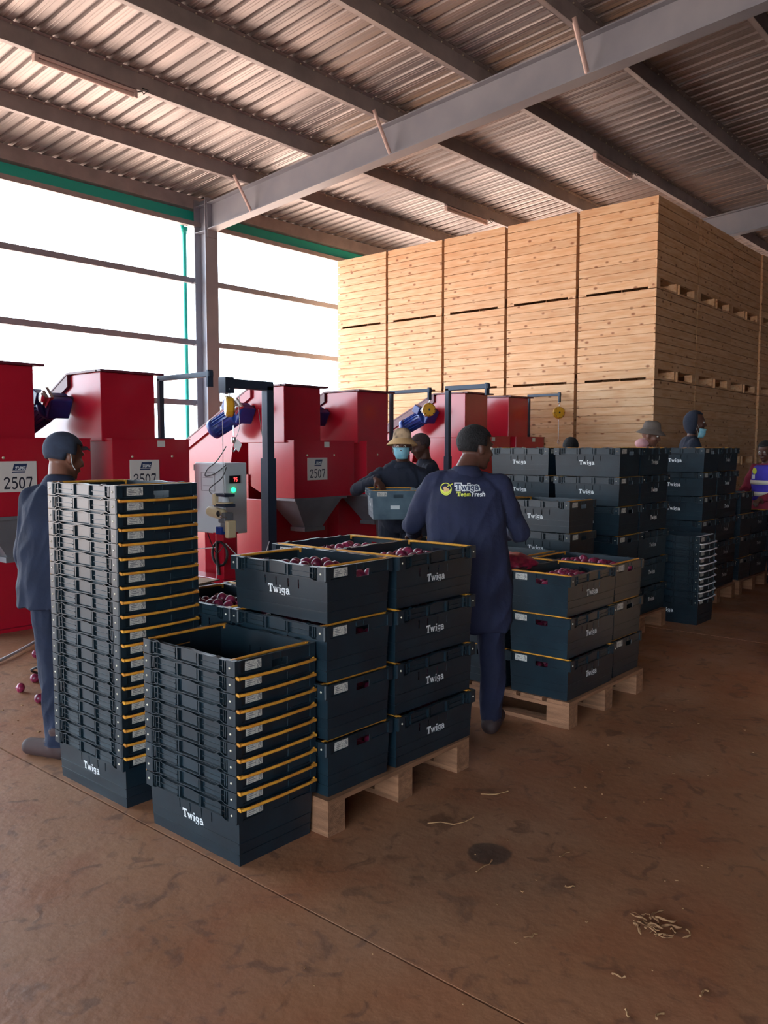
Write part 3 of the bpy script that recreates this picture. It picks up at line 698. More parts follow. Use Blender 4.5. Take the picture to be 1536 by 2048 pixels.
# ================================================================== GANTRIES, BALANCERS, SEWING STAND, CABINET
def balancer(u, v, z, label, r=.085, yaw=0, cable=.5):
    t = thing('tool_balancer', (u, v, z), yaw, label, 'balancer', 'yellow tool balancers hung from gantries')
    rot = Matrix.Rotation(PI/2, 4, 'X')
    m = MB(); m.lathe([(.0001, .04), (r*.85, .04), (r, .025), (r, -.025), (r*.85, -.04), (.0001, -.04)], 12, mtx=rot, smooth=False); obj('drum_case', m, 'yellow', t, bevel=.004)
    obj('hub_cap', MB().lathe([(.0001, .052), (.012, .05), (.014, .038)], 10, mtx=rot), 'dark_steel', t)
    m = MB()
    for k in range(8):
        a = 2*PI*k/8; m.lathe([(.0001, .046), (.006, .044), (.007, .034)], 6, mtx=Matrix.Translation((r*.8*math.cos(a), 0, r*.8*math.sin(a))) @ rot)
    tag(obj('screws', m, 'dark_steel', t), kind='stuff')
    m = MB(); m.tube([(0, 0, r), (.012, 0, r+.03), (0, 0, r+.05), (-.012, 0, r+.07), (0, 0, r+.09), (.01, 0, r+.11), (0, 0, r+.13)], .006, 8); obj('top_hook', m, 'chrome', t)
    if cable:
        m = MB(); m.tube([(0, 0, -r), (0, 0, -r-cable)], .0025, 6); obj('steel_cable', m, 'chrome', t)
        m = MB(); m.tube([(0, 0, -r-cable), (.012, 0, -r-cable-.02), (.012, 0, -r-cable-.05), (0, 0, -r-cable-.07), (-.012, 0, -r-cable-.05), (-.012, 0, -r-cable-.02), (0, 0, -r-cable)], .004, 6)
        obj('snap_hook', m, 'chrome', t)
    return t
def gantry(u, v, z0, z1, arm, label, w=.06, plate=True):
    t = thing('gantry_post', (u, v, z0), 0, label, 'gantry', 'steel gantry posts and arms')
    H = z1-z0
    obj('post', MB().b2((-w/2, -w/2, 0), (w/2, w/2, H-w/2)), 'dark_steel', t, bevel=.005)
    ax, ay = arm
    obj('arm', MB().b2((min(-w/2, ax-(w/2 if ax else w/2)), min(-w/2, ay-w/2), H-w), (max(w/2, ax+(0 if ax < 0 else w/2)), w/2, H)), 'dark_steel', t, bevel=.005)
    obj('end_plate', MB().b2((ax-w*.6, ay-(.012 if not ax else w*.6), H-.14), (ax+w*.6, ay+(.012 if not ax else w*.6), H+.012)), 'dark_steel', t)
    obj('base_plate', MB().b2((-.09, -.09, 0), (.09, .09, .012)), 'dark_steel', t)
    if z0 < .1: obj('lower_sleeve', MB().b2((-w*.62, -w*.62, 0), (w*.62, w*.62, 1.5)), 'dark_steel', t)
    return t
gantry(4.68, 6.95, 1.692, 2.30, (0, -.78), 'grey arm standing on the second machine from the left', .05)
gantry(5.57, 6.4, 0, 2.27, (-.52, 0), 'dark floor standing gantry in front of the third machine', .088)
gantry(8.14, 6.95, 1.692, 2.34, (0, -.62), 'thin arm standing on the fourth machine, holding a yellow balancer', .045)
gantry(8.62, 6.4, 0, 2.40, (0, -.6), 'dark floor standing gantry right of the man in a brown cap', .06)
gantry(11.60, 7.0, 1.775, 2.46, (0, -.55), 'farthest gantry arm against the wooden bins', .04)
balancer(5.05, 6.36, 2.0, 'yellow balancer seen edge on, at left above the sewing head', .10, R(60), .0)
balancer(8.14, 6.34, 2.08, 'yellow disc balancer above the man in a bucket hat', .085, R(-40), 0)
balancer(11.6, 6.46, 2.16, 'rightmost yellow disc balancer hanging before the wooden bins', .095, R(-40), .33)
# control cabinet
t = thing('control_cabinet', (5.04, 6.43, .76), 0, 'light grey control cabinet with red digits and a green lamp', 'cabinet')
obj('cabinet_body', MB().b2((0, 0, 0), (.27, .48, .70)), 'cabinet', t, bevel=.008)
obj('cabinet_door', MB().b2((-.014, .012, .012), (.0, .468, .688)), 'cabinet', t, bevel=.004)
m = MB()
for (a, b, z, q) in ((.14, .36, .60, .604), (.14, .36, .42, .424), (.14, .144, .42, .60), (.356, .36, .42, .60), (.17, .33, .55, .553), (.17, .33, .47, .473)): m.b2((-.0165, a, z), (-.013, b, q))
obj('door_pressing', m, 'grey_steel', t)
obj('display', MB().b2((.05, -.012, .50), (.18, 0, .575)), 'black', t)
d = text_mb('75', .04, lambda x, y, j: (.12+x, -.0135-j, .517+y)); obj('display_digits', d, 'led', t)
m = MB(); m.lathe([(.0001, .02), (.022, .016), (.026, 0)], 14, mtx=Matrix.Translation((.10, 0, .435)) @ Matrix.Rotation(PI/2, 4, 'X')); obj('green_lamp', m, 'green', t)
for z in (.05, .65): obj('hinge', MB().b2((-.012, .47, z-.03), (.0, .486, z+.03)), 'grey_steel', t)
obj('cabinet_leg', MB().b2((.05, .10, -.76), (.22, .4, 0)), 'red', t)
# red pedestal stand
t = thing('pedestal_stand', (4.86, 6.2, 0), 0, 'red pedestal stand under the hanging sewing head', 'stand')
obj('pedestal_post', MB().b2((-.075, -.06, 0), (.075, .06, .80)), 'red', t, bevel=.006)
obj('top_cap', MB().b2((-.09, -.075, .80), (.09, .075, .812)), 'red', t)
obj('foot_rail', MB().b2((-.1, -.1, .30), (.1, 1.0, .38)), 'red', t, bevel=.006)
m = MB(); m.lathe([(.11*1+.012*math.cos(a), .012*math.sin(a)) for a in [2*PI*i/8 for i in range(9)]], 24, mtx=Matrix.Translation((-.09, -.02, .62)) @ Matrix.Rotation(PI/2, 4, 'Y')); obj('coiled_cable', m, 'black', t)
m = MB(); m.tube([(-.1, .0, .74), (-.105, .01, .6), (-.1, -.02, .42)], .014, 8); obj('cable_tail', m, 'black', t)
# hanging bag sewing head
t = thing('sewing_head', (4.80, 6.12, .86), R(-8), 'cream hand held bag sewing head hanging in front of the grey cabinet', 'sewing machine')
m = MB(); m.box((0, 0, .10), (.10, .12, .10)); m.box((.0, -.01, .02), (.08, .1, .10)); obj('head_body', m, 'grey_steel', t, bevel=.012)
m = MB(); m.capsule((-.02, .03, .13), (-.04, .20, .15), .052, .05, 16); obj('motor_housing', m, 'cream', t)
obj('motor_cap', MB().lathe([(.0001, .01), (.02, .01), (.03, 0)], 12, mtx=Matrix.Translation((-.08, .0, .14)) @ Matrix.Rotation(-PI/2, 4, 'Y')), 'black', t)
m = MB(); m.box((0, .02, .31), (.11, .2, .028)); m.box((0, .02, .215), (.12, .2, .03)); obj('carry_frame', m, 'dark_steel', t, bevel=.006)
m = MB(); m.box((-.05, .10, .265), (.045, .05, .11)); obj('grip', m, 'cream', t, bevel=.01)
obj('thread_disc', MB().lathe([(.0001, .012), (.075, .01), (.08, 0), (.0001, -.004)], 20, mtx=Matrix.Translation((-.02, -.02, .235))), 'cream', t)
obj('thread_cone', MB().lathe([(.045, 0), (.028, .05), (.0001, .052)], 16, mtx=Matrix.Translation((-.01, -.02, .246))), 'cabinet', t)
m = MB(); m.box((-.01, -.10, .0), (.09, .06, .16)); obj('oil_box', m, 'cream', t, bevel=.01)
m = MB(); m.box((-.03, .03, -.02), (.07, .10, .07)); obj('feed_block', m, 'motor', t, bevel=.006)
m = MB(); m.tube([(-.02, -.05, .10), (-.10, -.09, .12)], .006, 8); m.ell((-.10, -.09, .12), (.014,)*3, 8, 6); obj('lever', m, 'chrome', t)
m = MB(); m.tube([(-.02, .0, .32), (-.02, .0, .78), (-.01, .02, 1.0)], .003, 6); obj('suspension_cord', m, 'whitecable', t)
# hook, tag and chain hanging from the floor gantry
t = thing('hanging_hook', (5.05, 6.3, 1.66), 0, 'steel swivel hook with a white tag above the grey cabinet', 'hook')
m = MB(); m.tube([(0, 0, .16), (0, 0, .06)], .006, 8); m.lathe([(.018, .05), (.022, .03), (.018, .0), (.008, -.01)], 10); m.tube([(0, 0, 0), (.02, 0, -.03), (.02, 0, -.07), (0, 0, -.09), (-.02, 0, -.07), (-.02, 0, -.04)], .006, 8); obj('swivel', m, 'chrome', t)
obj('paper_tag', MB().box((.0, -.06, -.03), (.002, .09, .09), rot=Matrix.Rotation(R(35), 3, 'X')), 'print', t)
t = thing('hoist_chain', (5.05, 6.4, 2.17), 0, 'short steel chain under the end of the dark gantry arm', 'chain')
for k in range(5):
    m = MB(); m.lathe([(.016+.004*math.cos(a), .004*math.sin(a)) for a in [2*PI*i/6 for i in range(7)]], 12, mtx=Matrix.Translation((0, 0, -.028*k)) @ Matrix.Rotation(PI/2*(k % 2), 4, 'Z') @ Matrix.Rotation(PI/2, 4, 'X') @ Matrix.Diagonal((1, 1.35, 1, 1)))
    obj('chain_link', m, 'chrome', t)
def cable(pts, r, mt, label):
    m = MB(); P = [Vector(p) for p in pts]; q = []
    for i in range(len(P)-1):
        p0, p1, p2, p3 = P[max(i-1, 0)], P[i], P[i+1], P[min(i+2, len(P)-1)]
        for k in range(6):
            s = k/6; q.append(.5*((2*p1)+(p2-p0)*s+(2*p0-5*p1+4*p2-p3)*s*s+(3*p1-p0-3*p2+p3)*s**3))
    q.append(P[-1]); m.tube(q, r, 6); return tag(obj('cable', m, mt), label, 'cable')
cable([(5.02, 6.38, 1.62), (5.0, 6.5, 1.48), (4.98, 6.62, 1.40), (4.98, 6.66, 1.33), (4.98, 6.5, 1.36), (4.98, 6.34, 1.44)], .005, 'black', 'black cable looped in front of the grey cabinet door')
cable([(4.98, 6.33, 1.42), (4.9, 6.3, 1.32), (4.85, 6.42, 1.22), (4.8, 6.32, 1.17), (4.79, 6.2, 1.17)], .005, 'black', 'black cable curving down to the sewing head')
cable([(5.30, 6.5, 2.24), (5.2, 6.4, 2.0), (5.12, 6.3, 1.8), (5.05, 6.3, 1.66)], .003, 'whitecable', 'thin pale cord from gantry arm to the hook')
cable([(5.62, 6.6, 2.0), (5.6, 6.5, 1.6), (5.62, 6.5, 1.45), (5.6, 6.45, 1.2)], .004, 'black', 'thin dark cable hanging beside the dark gantry post')
cable([(4.78, 6.1, .72), (4.95, 6.05, .55), (5.2, 6.1, .5), (5.52, 6.34, .66)], .004, 'whitecable', 'white cord sagging from the pedestal to the gantry post')
cable([(4.74, 6.2, .68), (4.5, 6.4, .66), (4.3, 6.6, .62), (4.1, 6.7, .62)], .004, 'whitecable', 'white cord running left from the pedestal behind the tall stack')
cable([(4.2, 5.6, .9), (4.4, 5.75, .7), (4.75, 6.1, .7)], .004, 'black', 'dark lead sloping from pedestal towards the crates')
cable([(2.2, 5.9, .012), (2.7, 6.15, .02), (3.2, 6.55, .03)], .012, 'whitecable', 'white hose on the floor behind the legs of the man in a cap')
cable([(2.75, 5.5, .01), (2.55, 5.35, .12), (2.7, 5.2, .16), (2.85, 5.1, .01)], .008, 'black', 'bent dark wire on the floor by the legs of the man in a cap')
# cardboard sheet on the far end of the middle pallet
t = tag(obj('cardboard_sheet', MB().box((2.62, 3.92, .852), (.5, .42, .006), rot=Matrix.Rotation(R(14), 3, 'Z')), 'card'), 'flat cardboard sheet behind the left rear crates of the middle pallet', 'cardboard')
layers(2.42, 3.62, 1, 3, 'floor pile under the cardboard sheet', 'crates under the cardboard', .1268)
for k in range(2): crate(2.62, 3.92, k*.0634, PI/2, 'empty crate nested under the cardboard pile, %s' % ('at floor level', 'upper of the pair')[k], 'crates under the cardboard', 'out', skew=0, brand=False)
for x, y in ((2.55, 3.95), (2.68, 3.84), (2.5, 3.85)): onion((x, y, .882), 'small onion lying on the cardboard sheet', 'onions on the cardboard', .8)
# low crate on a stool by the fourth machine
pallet(6.74, 5.55, 'pallet under the crates below the fourth machine')
layers(6.75, 5.6, 0, 3, 'pile below the fourth machine', 'crates by the machines')
pallet(4.7, 3.55, 'pallet at the feet of the man in a bucket hat')
layers(4.75, 3.77, 0, 3, 'pile at the feet of the man in a bucket hat', 'crates by the hat man')
# ================================================================== FLOOR LITTER
def straw(u, v, L, label, kinks=4, w=.0028):
    m = MB(); a = random.uniform(0, 6); p = Vector((u, v, w)); pts = [p.copy()]
    for k in range(kinks): a += random.uniform(-.8, .8); p = p+Vector((math.cos(a), math.sin(a), 0))*L*.75/kinks; pts.append(p+Vector((0, 0, random.uniform(0, .008))))
    m.tube(pts, [w*(.4+1.0*abs(math.sin(i*1.7+1))) for i in range(len(pts))], 6)
    return m
def litter(u, v, L, label): tag(obj('dry_stalk', straw(u, v, L, label), 'straw'), label, 'onion stalk', 'dry onion stalks on the floor')
litter(2.50, 1.71, .14, 'bent dry onion stalk just below the round dark stain')
litter(2.70, 2.10, .30, 'long pale stalk on the floor beside the middle pallet')
litter(3.10, 2.10, .18, 'curved stalk on the floor right of the middle pallet')
litter(2.87, 1.52, .09, 'small forked stalk upper right of the round stain')
litter(2.30, 1.33, .08, 'short curled stalk near the bottom centre')
litter(2.27, 1.05, .06, 'short stalk in the lower middle of the floor')
litter(2.38, .80, .06, 'pale stalk piece at lower right, below the heap')
litter(2.20, .86, .07, 'thin stalk near the bottom edge, below the heap')
litter(2.42, .60, .05, 'stalk piece at the far lower right')
litter(2.65, 1.38, .05, 'straight stalk piece midway between stain and heap')
litter(2.12, .93, .03, 'pale flake near the bottom edge')
m = MB()
for k in range(24):
    s = straw(2.58+random.gauss(0, .035), 1.06+random.gauss(0, .035), random.uniform(.04, .12), '', 5, random.choice([.0018, .0025, .004]))
    m.add([(x, y, z+random.uniform(0, .002)+.012*(k/26)) for x, y, z in s.v], s.f, 0, True)
tag(obj('stalk_heap', m, 'straw'), 'small tangled heap of dry onion stalks on the right floor', 'onion stalks', None, 'stuff')
m = MB(); rr = random.Random(5)
for k in range(150):
    u = rr.uniform(1.2, 9); v = rr.uniform(-.5, 1.9) if k < 90 else rr.uniform(1.0, 2.0)
    s = rr.uniform(.004, .012); m.box((u, v, .002), (s, s*.6, .003), rot=Matrix.Rotation(rr.uniform(0, 3), 3, 'Z'))
for k in range(60):
    s = rr.uniform(.006, .02); m.box((rr.uniform(1.9, 3.3), rr.uniform(4.4, 6.6), .002), (s, s*.6, .004), rot=Matrix.Rotation(rr.uniform(0, 3), 3, 'Z'))
tag(obj('onion_crumbs', m, 'straw'), 'scattered crumbs and skin flakes over the floor', 'crumbs', None, 'stuff')
# ================================================================== PEOPLE
DG = bpy.context.evaluated_depsgraph_get
def head_prims(C, yaw, pitch, roll=0, s=1.0):
    Rm = Matrix.Rotation(yaw, 3, 'Z') @ Matrix.Rotation(roll, 3, 'Y') @ Matrix.Rotation(pitch, 3, 'X')
    P = lambda *p: Vector(C)+Rm @ (Vector(p)*s)
    E = []
    def e(c, r): E.append(('e', P(*c), tuple(x*s for x in r), Rm))
    def c(a, b, r0, r1): E.append(('c', P(*a), P(*b), r0*s, r1*s))
    e((0, -.012, .032), (.076, .096, .086)); e((0, .018, -.02), (.064, .074, .085)); e((0, .035, -.062), (.046, .052, .045)); e((0, .068, -.092), (.022, .022, .018))
    c((0, .086, .018), (0, .104, -.020), .009, .015); e((0, .082, -.055), (.026, .018, .011)); e((0, .078, .033), (.052, .018, .012))
    for q in (-1, 1): e((q*.076, -.008, -.008), (.010, .020, .032)); e((q*.040, .064, -.022), (.020, .02, .022)); c((q*.016, .09, -.020), (q*.017, .088, -.022), .007, .007)
    return E, Rm, P
def hand_prims(W, d, side, nrm, curl=.5, s=1.0):
    """W wrist, d direction of the fingers, nrm palm normal, side direction towards the thumb"""
    W = Vector(W); d = Vector(d).normalized(); n = Vector(nrm); n = (n-d*n.dot(d)).normalized(); t = d.cross(n)*side
    E = [('c', W-d*.01, W+d*.03, .024*s, .026*s)]
    for k, off in enumerate((-.03, -.01, .01, .03)): E.append(('c', W+d*.03+t*off*.6*s, W+d*.085*s+t*off*s, .015*s, .012*s))
    for k, (off, L) in enumerate(((.031, .068), (.011, .078), (-.010, .072), (-.030, .056))):
        a = W+d*.088*s+t*off*s; c1 = curl*.9; c2 = curl*2.2
        v1 = (d*math.cos(c1)+n*math.sin(c1)); v2 = (d*math.cos(c2)+n*math.sin(c2))
        b = a+v1*L*.5*s; c = b+v2*L*.5*s
        E += [('c', a, b, .0098*s, .0088*s), ('c', b, c, .0086*s, .0075*s)]
    a = W+d*.03*s+t*.028*s; b = a+(d*.6+t*.7+n*.3).normalized()*.042*s; c = b+(d*.85+n*.5).normalized()*.032*s
    E += [('c', a, b, .0125*s, .011*s), ('c', b, c, .0105*s, .009*s)]
    return E
def person(label, pos, yaw, J, mats, torso, head, hands=None, vox=.009, clothes=None, fold=.015):
    """mats: dict top,legs,boot,skin. J: joints in local frame (x right, y forward, z up)."""
    pr = []   # (prim, material slot)
    E, Rm, HP = head_prims(*head); pr += [(e, 'skin') for e in E]
    hc = Vector(head[0]); pr.append((('c', J['neck'], HP(0, -.02, -.05), .058, .054), 'skin'))
    V = {k: Vector(v) for k, v in J.items()}
    for a in 'LR':
        if 'sh'+a in V:
            pr.append((('c', V['sh'+a], V['el'+a], .066, .054), 'top')); pr.append((('c', V['el'+a], V['wr'+a], .054, .041), 'top'))
            pr.append((('c', V['neck']+Vector((0, 0, -.05)), V['sh'+a], .06, .066), 'top'))
        pr.append((('c', V['hip'+a], V['kn'+a], .098, .078), 'legs')); pr.append((('c', V['kn'+a], V['an'+a], .078, .066), 'legs'))
        toe = V['toe'+a]; an = V['an'+a]; back = (an-toe); back.z = 0; back.normalize()
        pr.append((('c', Vector((an.x, an.y, .15)), Vector((an.x, an.y, .055)), .064, .058), 'boot'))
        pr.append((('c', Vector((an.x, an.y, .045))+back*.03, Vector((toe.x, toe.y, .042)), .054, .044), 'boot'))
        pr.append((('c', Vector((an.x, an.y, .02))+back*.035, Vector((toe.x, toe.y, .018)), .02, .02), 'boot'))
    for h in hands or []: pr += [(e, 'skin') for e in hand_prims(*h)]
    m = MB(); n = 18
    for e, _ in pr:
        if e[0] == 'c': m.capsule(e[1], e[2], e[3], e[4])
        else: m.ell(e[1], e[2], 16, 12, rot=e[3])
    # torso rings (z, cx, cy, a, b)
    vs = []
    for z, cx, cy, a, b in torso:
        for k in range(24):
            t = 2*PI*k/24; cs, sn = math.cos(t), math.sin(t); q = 2.4
            rr_ = (abs(cs)**q+abs(sn)**q)**(-1/q); vs.append((cx+a*cs*rr_, cy+b*sn*rr_, z))
    nt = len(torso)
    fs = [(i*24+k, i*24+(k+1) % 24, (i+1)*24+(k+1) % 24, (i+1)*24+k) for i in range(nt-1) for k in range(24)]+[tuple(range(24))[::-1], tuple(range((nt-1)*24, nt*24))]
    m.add(vs, fs)
    me = D.meshes.new('b'); me.from_pydata(m.v, [], m.f); o = D.objects.new('tmp', me); COL.objects.link(o)
    rmod = o.modifiers.new('r', 'REMESH'); rmod.mode = 'VOXEL'; rmod.voxel_size = vox; rmod.use_smooth_shade = True
    sm_ = o.modifiers.new('s', 'SMOOTH'); sm_.iterations = 2; sm_.factor = .5
    bpy.context.view_layer.update(); dg = DG(); me2 = D.meshes.new_from_object(o.evaluated_get(dg)); D.objects.remove(o); D.meshes.remove(me)
    # classify faces
    nv = len(me2.vertices); co_ = np.empty(nv*3, np.float32); me2.vertices.foreach_get('co', co_); co_ = co_.reshape(-1, 3)
    def dcap(P, e):
        a = np.array(e[1]); b = np.array(e[2]); ab = b-a; t = np.clip(((P-a) @ ab)/(ab @ ab+1e-9), 0, 1)
        return np.linalg.norm(P-a-t[:, None]*ab, axis=1)-(e[3]+(e[4]-e[3])*t)
    def dell(P, e):
        q = (P-np.array(e[1])) @ np.array(e[3]); r = np.array(e[2]); k = np.linalg.norm(q/r, axis=1); return (k-1)*r.min()
    dist = {}
    for e, s in pr:
        d = dcap(co_, e) if e[0] == 'c' else dell(co_, e); dist[s] = np.minimum(dist.get(s, 9), d)
    tz = np.array([t[0] for t in torso]); o_ = np.argsort(tz)
    f = lambda i: np.interp(co_[:, 2], tz[o_], np.array([t[i] for t in torso])[o_])
    dt = (np.sqrt(((co_[:, 0]-f(1))/f(3))**2+((co_[:, 1]-f(2))/f(4))**2)-1)*np.minimum(f(3), f(4)); dt = np.maximum(dt, np.maximum(co_[:, 2]-tz.max(), tz.min()-co_[:, 2]))
    dist['top'] = np.minimum(dist.get('top', 9), dt)
    slots = ['top', 'legs', 'boot', 'skin']; A = np.stack([dist[s] for s in slots]); A[3] -= .003; lab = A.argmin(0)
    # cloth folds
    nm = np.empty(nv*3, np.float32); me2.vertices.foreach_get('normal', nm); nm = nm.reshape(-1, 3)
    for i in range(nv):
        if lab[i] in (0, 1):
            p = co_[i]; w = noise.noise(Vector((p[0]*8+p[2]*2, p[1]*8, p[2]*2.6)))*.6+(.35-abs(noise.noise(Vector((p[0]*13+5-p[2]*4, p[1]*13, p[2]*4.5)))))*.8
            co_[i] += nm[i]*fold*1.6*w
    me2.vertices.foreach_set('co', co_.ravel())
    me2.materials.clear()
    for s in slots: me2.materials.append(M[mats[s]])
    nf = len(me2.polygons); ls = np.empty(nf, np.int32); me2.polygons.foreach_get('loop_start', ls); lv = np.empty(len(me2.loops), np.int32); me2.loops.foreach_get('vertex_index', lv)
    me2.polygons.foreach_set('material_index', lab[lv[ls]].astype(np.int32)); me2.polygons.foreach_set('use_smooth', [True]*nf); me2.update()
    root = thing('person', pos, yaw, label, 'person'); b = link('body', me2, root); return root, b, Rm, HP
def local(C, Rm, fn):
    return lambda p: Vector(C)+Rm @ Vector(p)
def hair(root, HP, kind='short', mt='hair', s=1.0):
    m = MB(); n, k = 24, 14; vs = []; keep = []
    for i in range(k+1):
        for j in range(n):
            th = PI*i/k; ph = 2*PI*j/n; d = Vector((math.sin(th)*math.cos(ph), math.sin(th)*math.sin(ph), math.cos(th)))
            vs.append(HP(d.x*.083, -.014+d.y*.104, .036+d.z*.093)); 
    for i in range(k):
        for j in range(n):
            th = PI*(i+.5)/k; ph = 2*PI*(j+.5)/n; z = math.cos(th); y = math.sin(th)*math.sin(ph)
            if z > (.35 if y > .3 else -.15 if y > -.3 else -.55): m.f.append((i*n+j, (i+1)*n+j, (i+1)*n+(j+1) % n, i*n+(j+1) % n))
    m.v = [tuple(v) for v in vs]; m.m = [0]*len(m.f); m.sm = [True]*len(m.f)
    o = obj('hair' if kind == 'short' else kind, m, mt, root); sd = o.modifiers.new('s', 'SOLIDIFY'); sd.thickness = .008; sd.offset = 0; return o
def frameM(Rm, C): return Matrix.Translation(C) @ Rm.to_4x4()
def bucket(root, HP, Rm, mt, mtb, s=1.0, tilt=6):
    mx = frameM(Rm @ Matrix.Rotation(R(tilt), 3, 'X'), HP(0, -.008, .078))
    m = MB(); m.lathe([(.0005, .094), (.045, .092), (.074, .078), (.086, .05), (.094, .0), (.096, -.02)], 28, mtx=mx @ Matrix.Diagonal((.93, 1.12, 1, 1)))
    h = obj('bucket_hat', m, mt, root)
    prof = [(.094, -.012), (.12, -.032), (.152, -.062), (.155, -.064), (.152, -.058), (.12, -.026), (.092, -.004)]
    m = MB(); m.lathe(prof, 28, mtx=mx @ Matrix.Diagonal((.93, 1.12, 1, 1))); obj('brim', m, mtb, h); return h
def facemask(root, HP, mt='mask', drop=0):
    m = MB(); n, k = 14, 9; vs = []
    for i in range(k+1):
        for j in range(n+1):
            ph = (-72+144*j/n); z = .002-.098*i/k; w = 1-.35*(i/k)**2
            bul = .014*math.cos(R(ph))*math.sin(PI*(i+.5)/(k+1))
            vs.append(HP(.072*w*math.sin(R(ph)), .018+(.084*(1-.18*(i/k)**3)+bul)*math.cos(R(ph))+(.012 if i < 2 and abs(ph) < 25 else 0), z-drop))
    m.add(vs, [(i*(n+1)+j, (i+1)*(n+1)+j, (i+1)*(n+1)+j+1, i*(n+1)+j+1) for i in range(k) for j in range(n)], 0, True)
    o = obj('face_mask', m, mt, root); sd = o.modifiers.new('s', 'SOLIDIFY'); sd.thickness = .003
    m = MB()
    for q in (-1, 1): m.tube([HP(q*.07, .045, -.01-drop), HP(q*.084, .0, .004), HP(q*.086, -.012, -.02), HP(q*.068, .04, -.06-drop)], .0016, 5)
    obj('ear_loop', m, 'print', o)
def eyes(root, HP):
    for q in (-1, 1):
        m = MB(); m.ell(HP(q*.030, .0795, .012), (.0125, .0125, .0085), 10, 8); e = obj('eye', m, 'eye', root)
        m = MB(); m.ell(HP(q*.029, .0905, .011), (.005, .003, .005), 8, 6); obj('pupil', m, 'pupil', e)
def collar(root, C, r, mt, tilt=0):
    m = MB(); mx = Matrix.Translation(C) @ Matrix.Rotation(tilt, 4, 'X'); m.lathe([(r*.95, -.02), (r*.9, .014), (r*.94, .022), (r*1.08, .012), (r*1.42, -.03), (r*1.3, -.045)], 22, mtx=mx); return obj('collar', m, mt, root)
def J0(**k):
    j = dict(neck=(0, -.01, 1.47), hipL=(-.095, 0, .93), hipR=(.095, 0, .93), knL=(-.11, .02, .5), knR=(.11, .02, .5), anL=(-.12, -.02, .1), anR=(.12, -.02, .1), toeL=(-.15, .15, .03), toeR=(.15, .15, .03))
    j.update(k); return j
T0 = [(.84, 0, 0, .14, .11), (.9, 0, 0, .185, .135), (1.0, 0, 0, .19, .14), (1.12, 0, 0, .18, .128), (1.28, 0, .0, .2, .132), (1.38, 0, -.005, .2, .122), (1.45, 0, -.01, .14, .095), (1.49, 0, -.01, .08, .07)]
def at(x, fwd, z=0): v = FW*fwd+RT*((x-768)/1650*fwd); return (v.x, v.y, z)
YA = AZ-PI/2      # yaw of someone facing straight away from the camera

# --- man with the printed logo on his back
pc = at(949, 4.56)
J = J0(neck=(-.055, .0, 1.475), shL=(-.225, -.01, 1.40), elL=(-.345, .10, 1.17), wrL=(-.32, .34, 1.10), shR=(.135, -.01, 1.40), elR=(.265, .06, 1.13), wrR=(.24, .31, 1.10),
       anL=(-.10, -.04, .1), anR=(.11, .02, .1), toeL=(-.13, .13, .03), toeR=(.17, .18, .03))
tor = [(.60, .01, 0, .20, .15), (.74, 0, 0, .215, .16), (.84, -.01, 0, .22, .16), (1.0, -.03, 0, .218, .155), (1.12, -.04, 0, .215, .15), (1.28, -.05, .0, .212, .138), (1.37, -.05, -.005, .2, .125), (1.43, -.05, -.01, .15, .10), (1.48, -.055, -.01, .08, .07)]
man, body, Rm, HP = person('person in a navy coverall with a printed logo on the back, head turned right', pc, YA, J, dict(top='navy', legs='navy', boot='boot', skin='skin'), tor,
    ((.012, .055, 1.600), R(-62), R(-8)), [((-.32, .35, 1.10), (.1, 1, -.1), 1, (.3, 0, -1), .6), ((.24, .32, 1.10), (-.1, 1, -.1), -1, (-.3, 0, -1), .6)], .008)
hair(man, HP); eyes(man, HP); collar(man, (-.05, -.002, 1.478), .072, 'navy', R(-8))
bv = BVHTree.FromPolygons([v.co for v in body.data.vertices], [p.vertices for p in body.data.polygons])
def onback(x, z, lift=.002):
    h = bv.ray_cast(Vector((x, -1, z)), Vector((0, 1, 0))); return Vector((x, (h[0].y if h[0] else -.14)-lift, z))
def refine_text(txt, h, x0, z0, mt, grow=0, lift=.002, slant=0):
    obj('back_print', text_mb(txt, h, lambda x, y, j: onback(x0+x, z0+y, lift+j), center=False, grow=grow, slant=slant), mt, man)
refine_text('Twiga', .034, -.117, 1.378, 'print', .34, .003); refine_text('Twiga', .034, -.117, 1.378, 'navylogo', 0, .0055)
refine_text('Team', .024, -.110, 1.345, 'lime', .06, .003); refine_text('Fresh', .026, -.030, 1.343, 'print', .06, .003, .1)
m = MB(); cx, cz = -.166, 1.382
ring = [(cx+.030*math.cos(a), cz+.034*math.sin(a)) for a in [2*PI*i/28 for i in range(29)]]
for (a, b) in zip(ring[:-1], ring[1:]):
    ia, ib = [(cx+(p[0]-cx)*.87, cz+(p[1]-cz)*.87) for p in (a, b)]; m.add([onback(*a, .0035), onback(*b, .0035), onback(*ib, .0035), onback(*ia, .0035)], [(0, 1, 2, 3)])
m.add([onback(cx+.006, cz+.016, .0045), onback(cx+.034, cz+.031, .0045), onback(cx+.038, cz+.028, .0045), onback(cx+.009, cz+.013, .0045)], [(0, 1, 2, 3)])
for i in range(7):   # crescent in the lower half of the ring
    a0, a1 = [PI+PI*(i+q)/7 for q in (0, 1)]
    q = [(cx+.026*math.cos(a0), cz+.028*math.sin(a0)), (cx+.026*math.cos(a1), cz+.028*math.sin(a1)), (cx+.022*math.cos(a1), cz+.012*math.sin(a1)), (cx+.022*math.cos(a0), cz+.012*math.sin(a0))]
    m.add([onback(*p, .004) for p in q], [(0, 1, 2, 3)])
obj('round_emblem', m, 'lime', man)
m = MB()
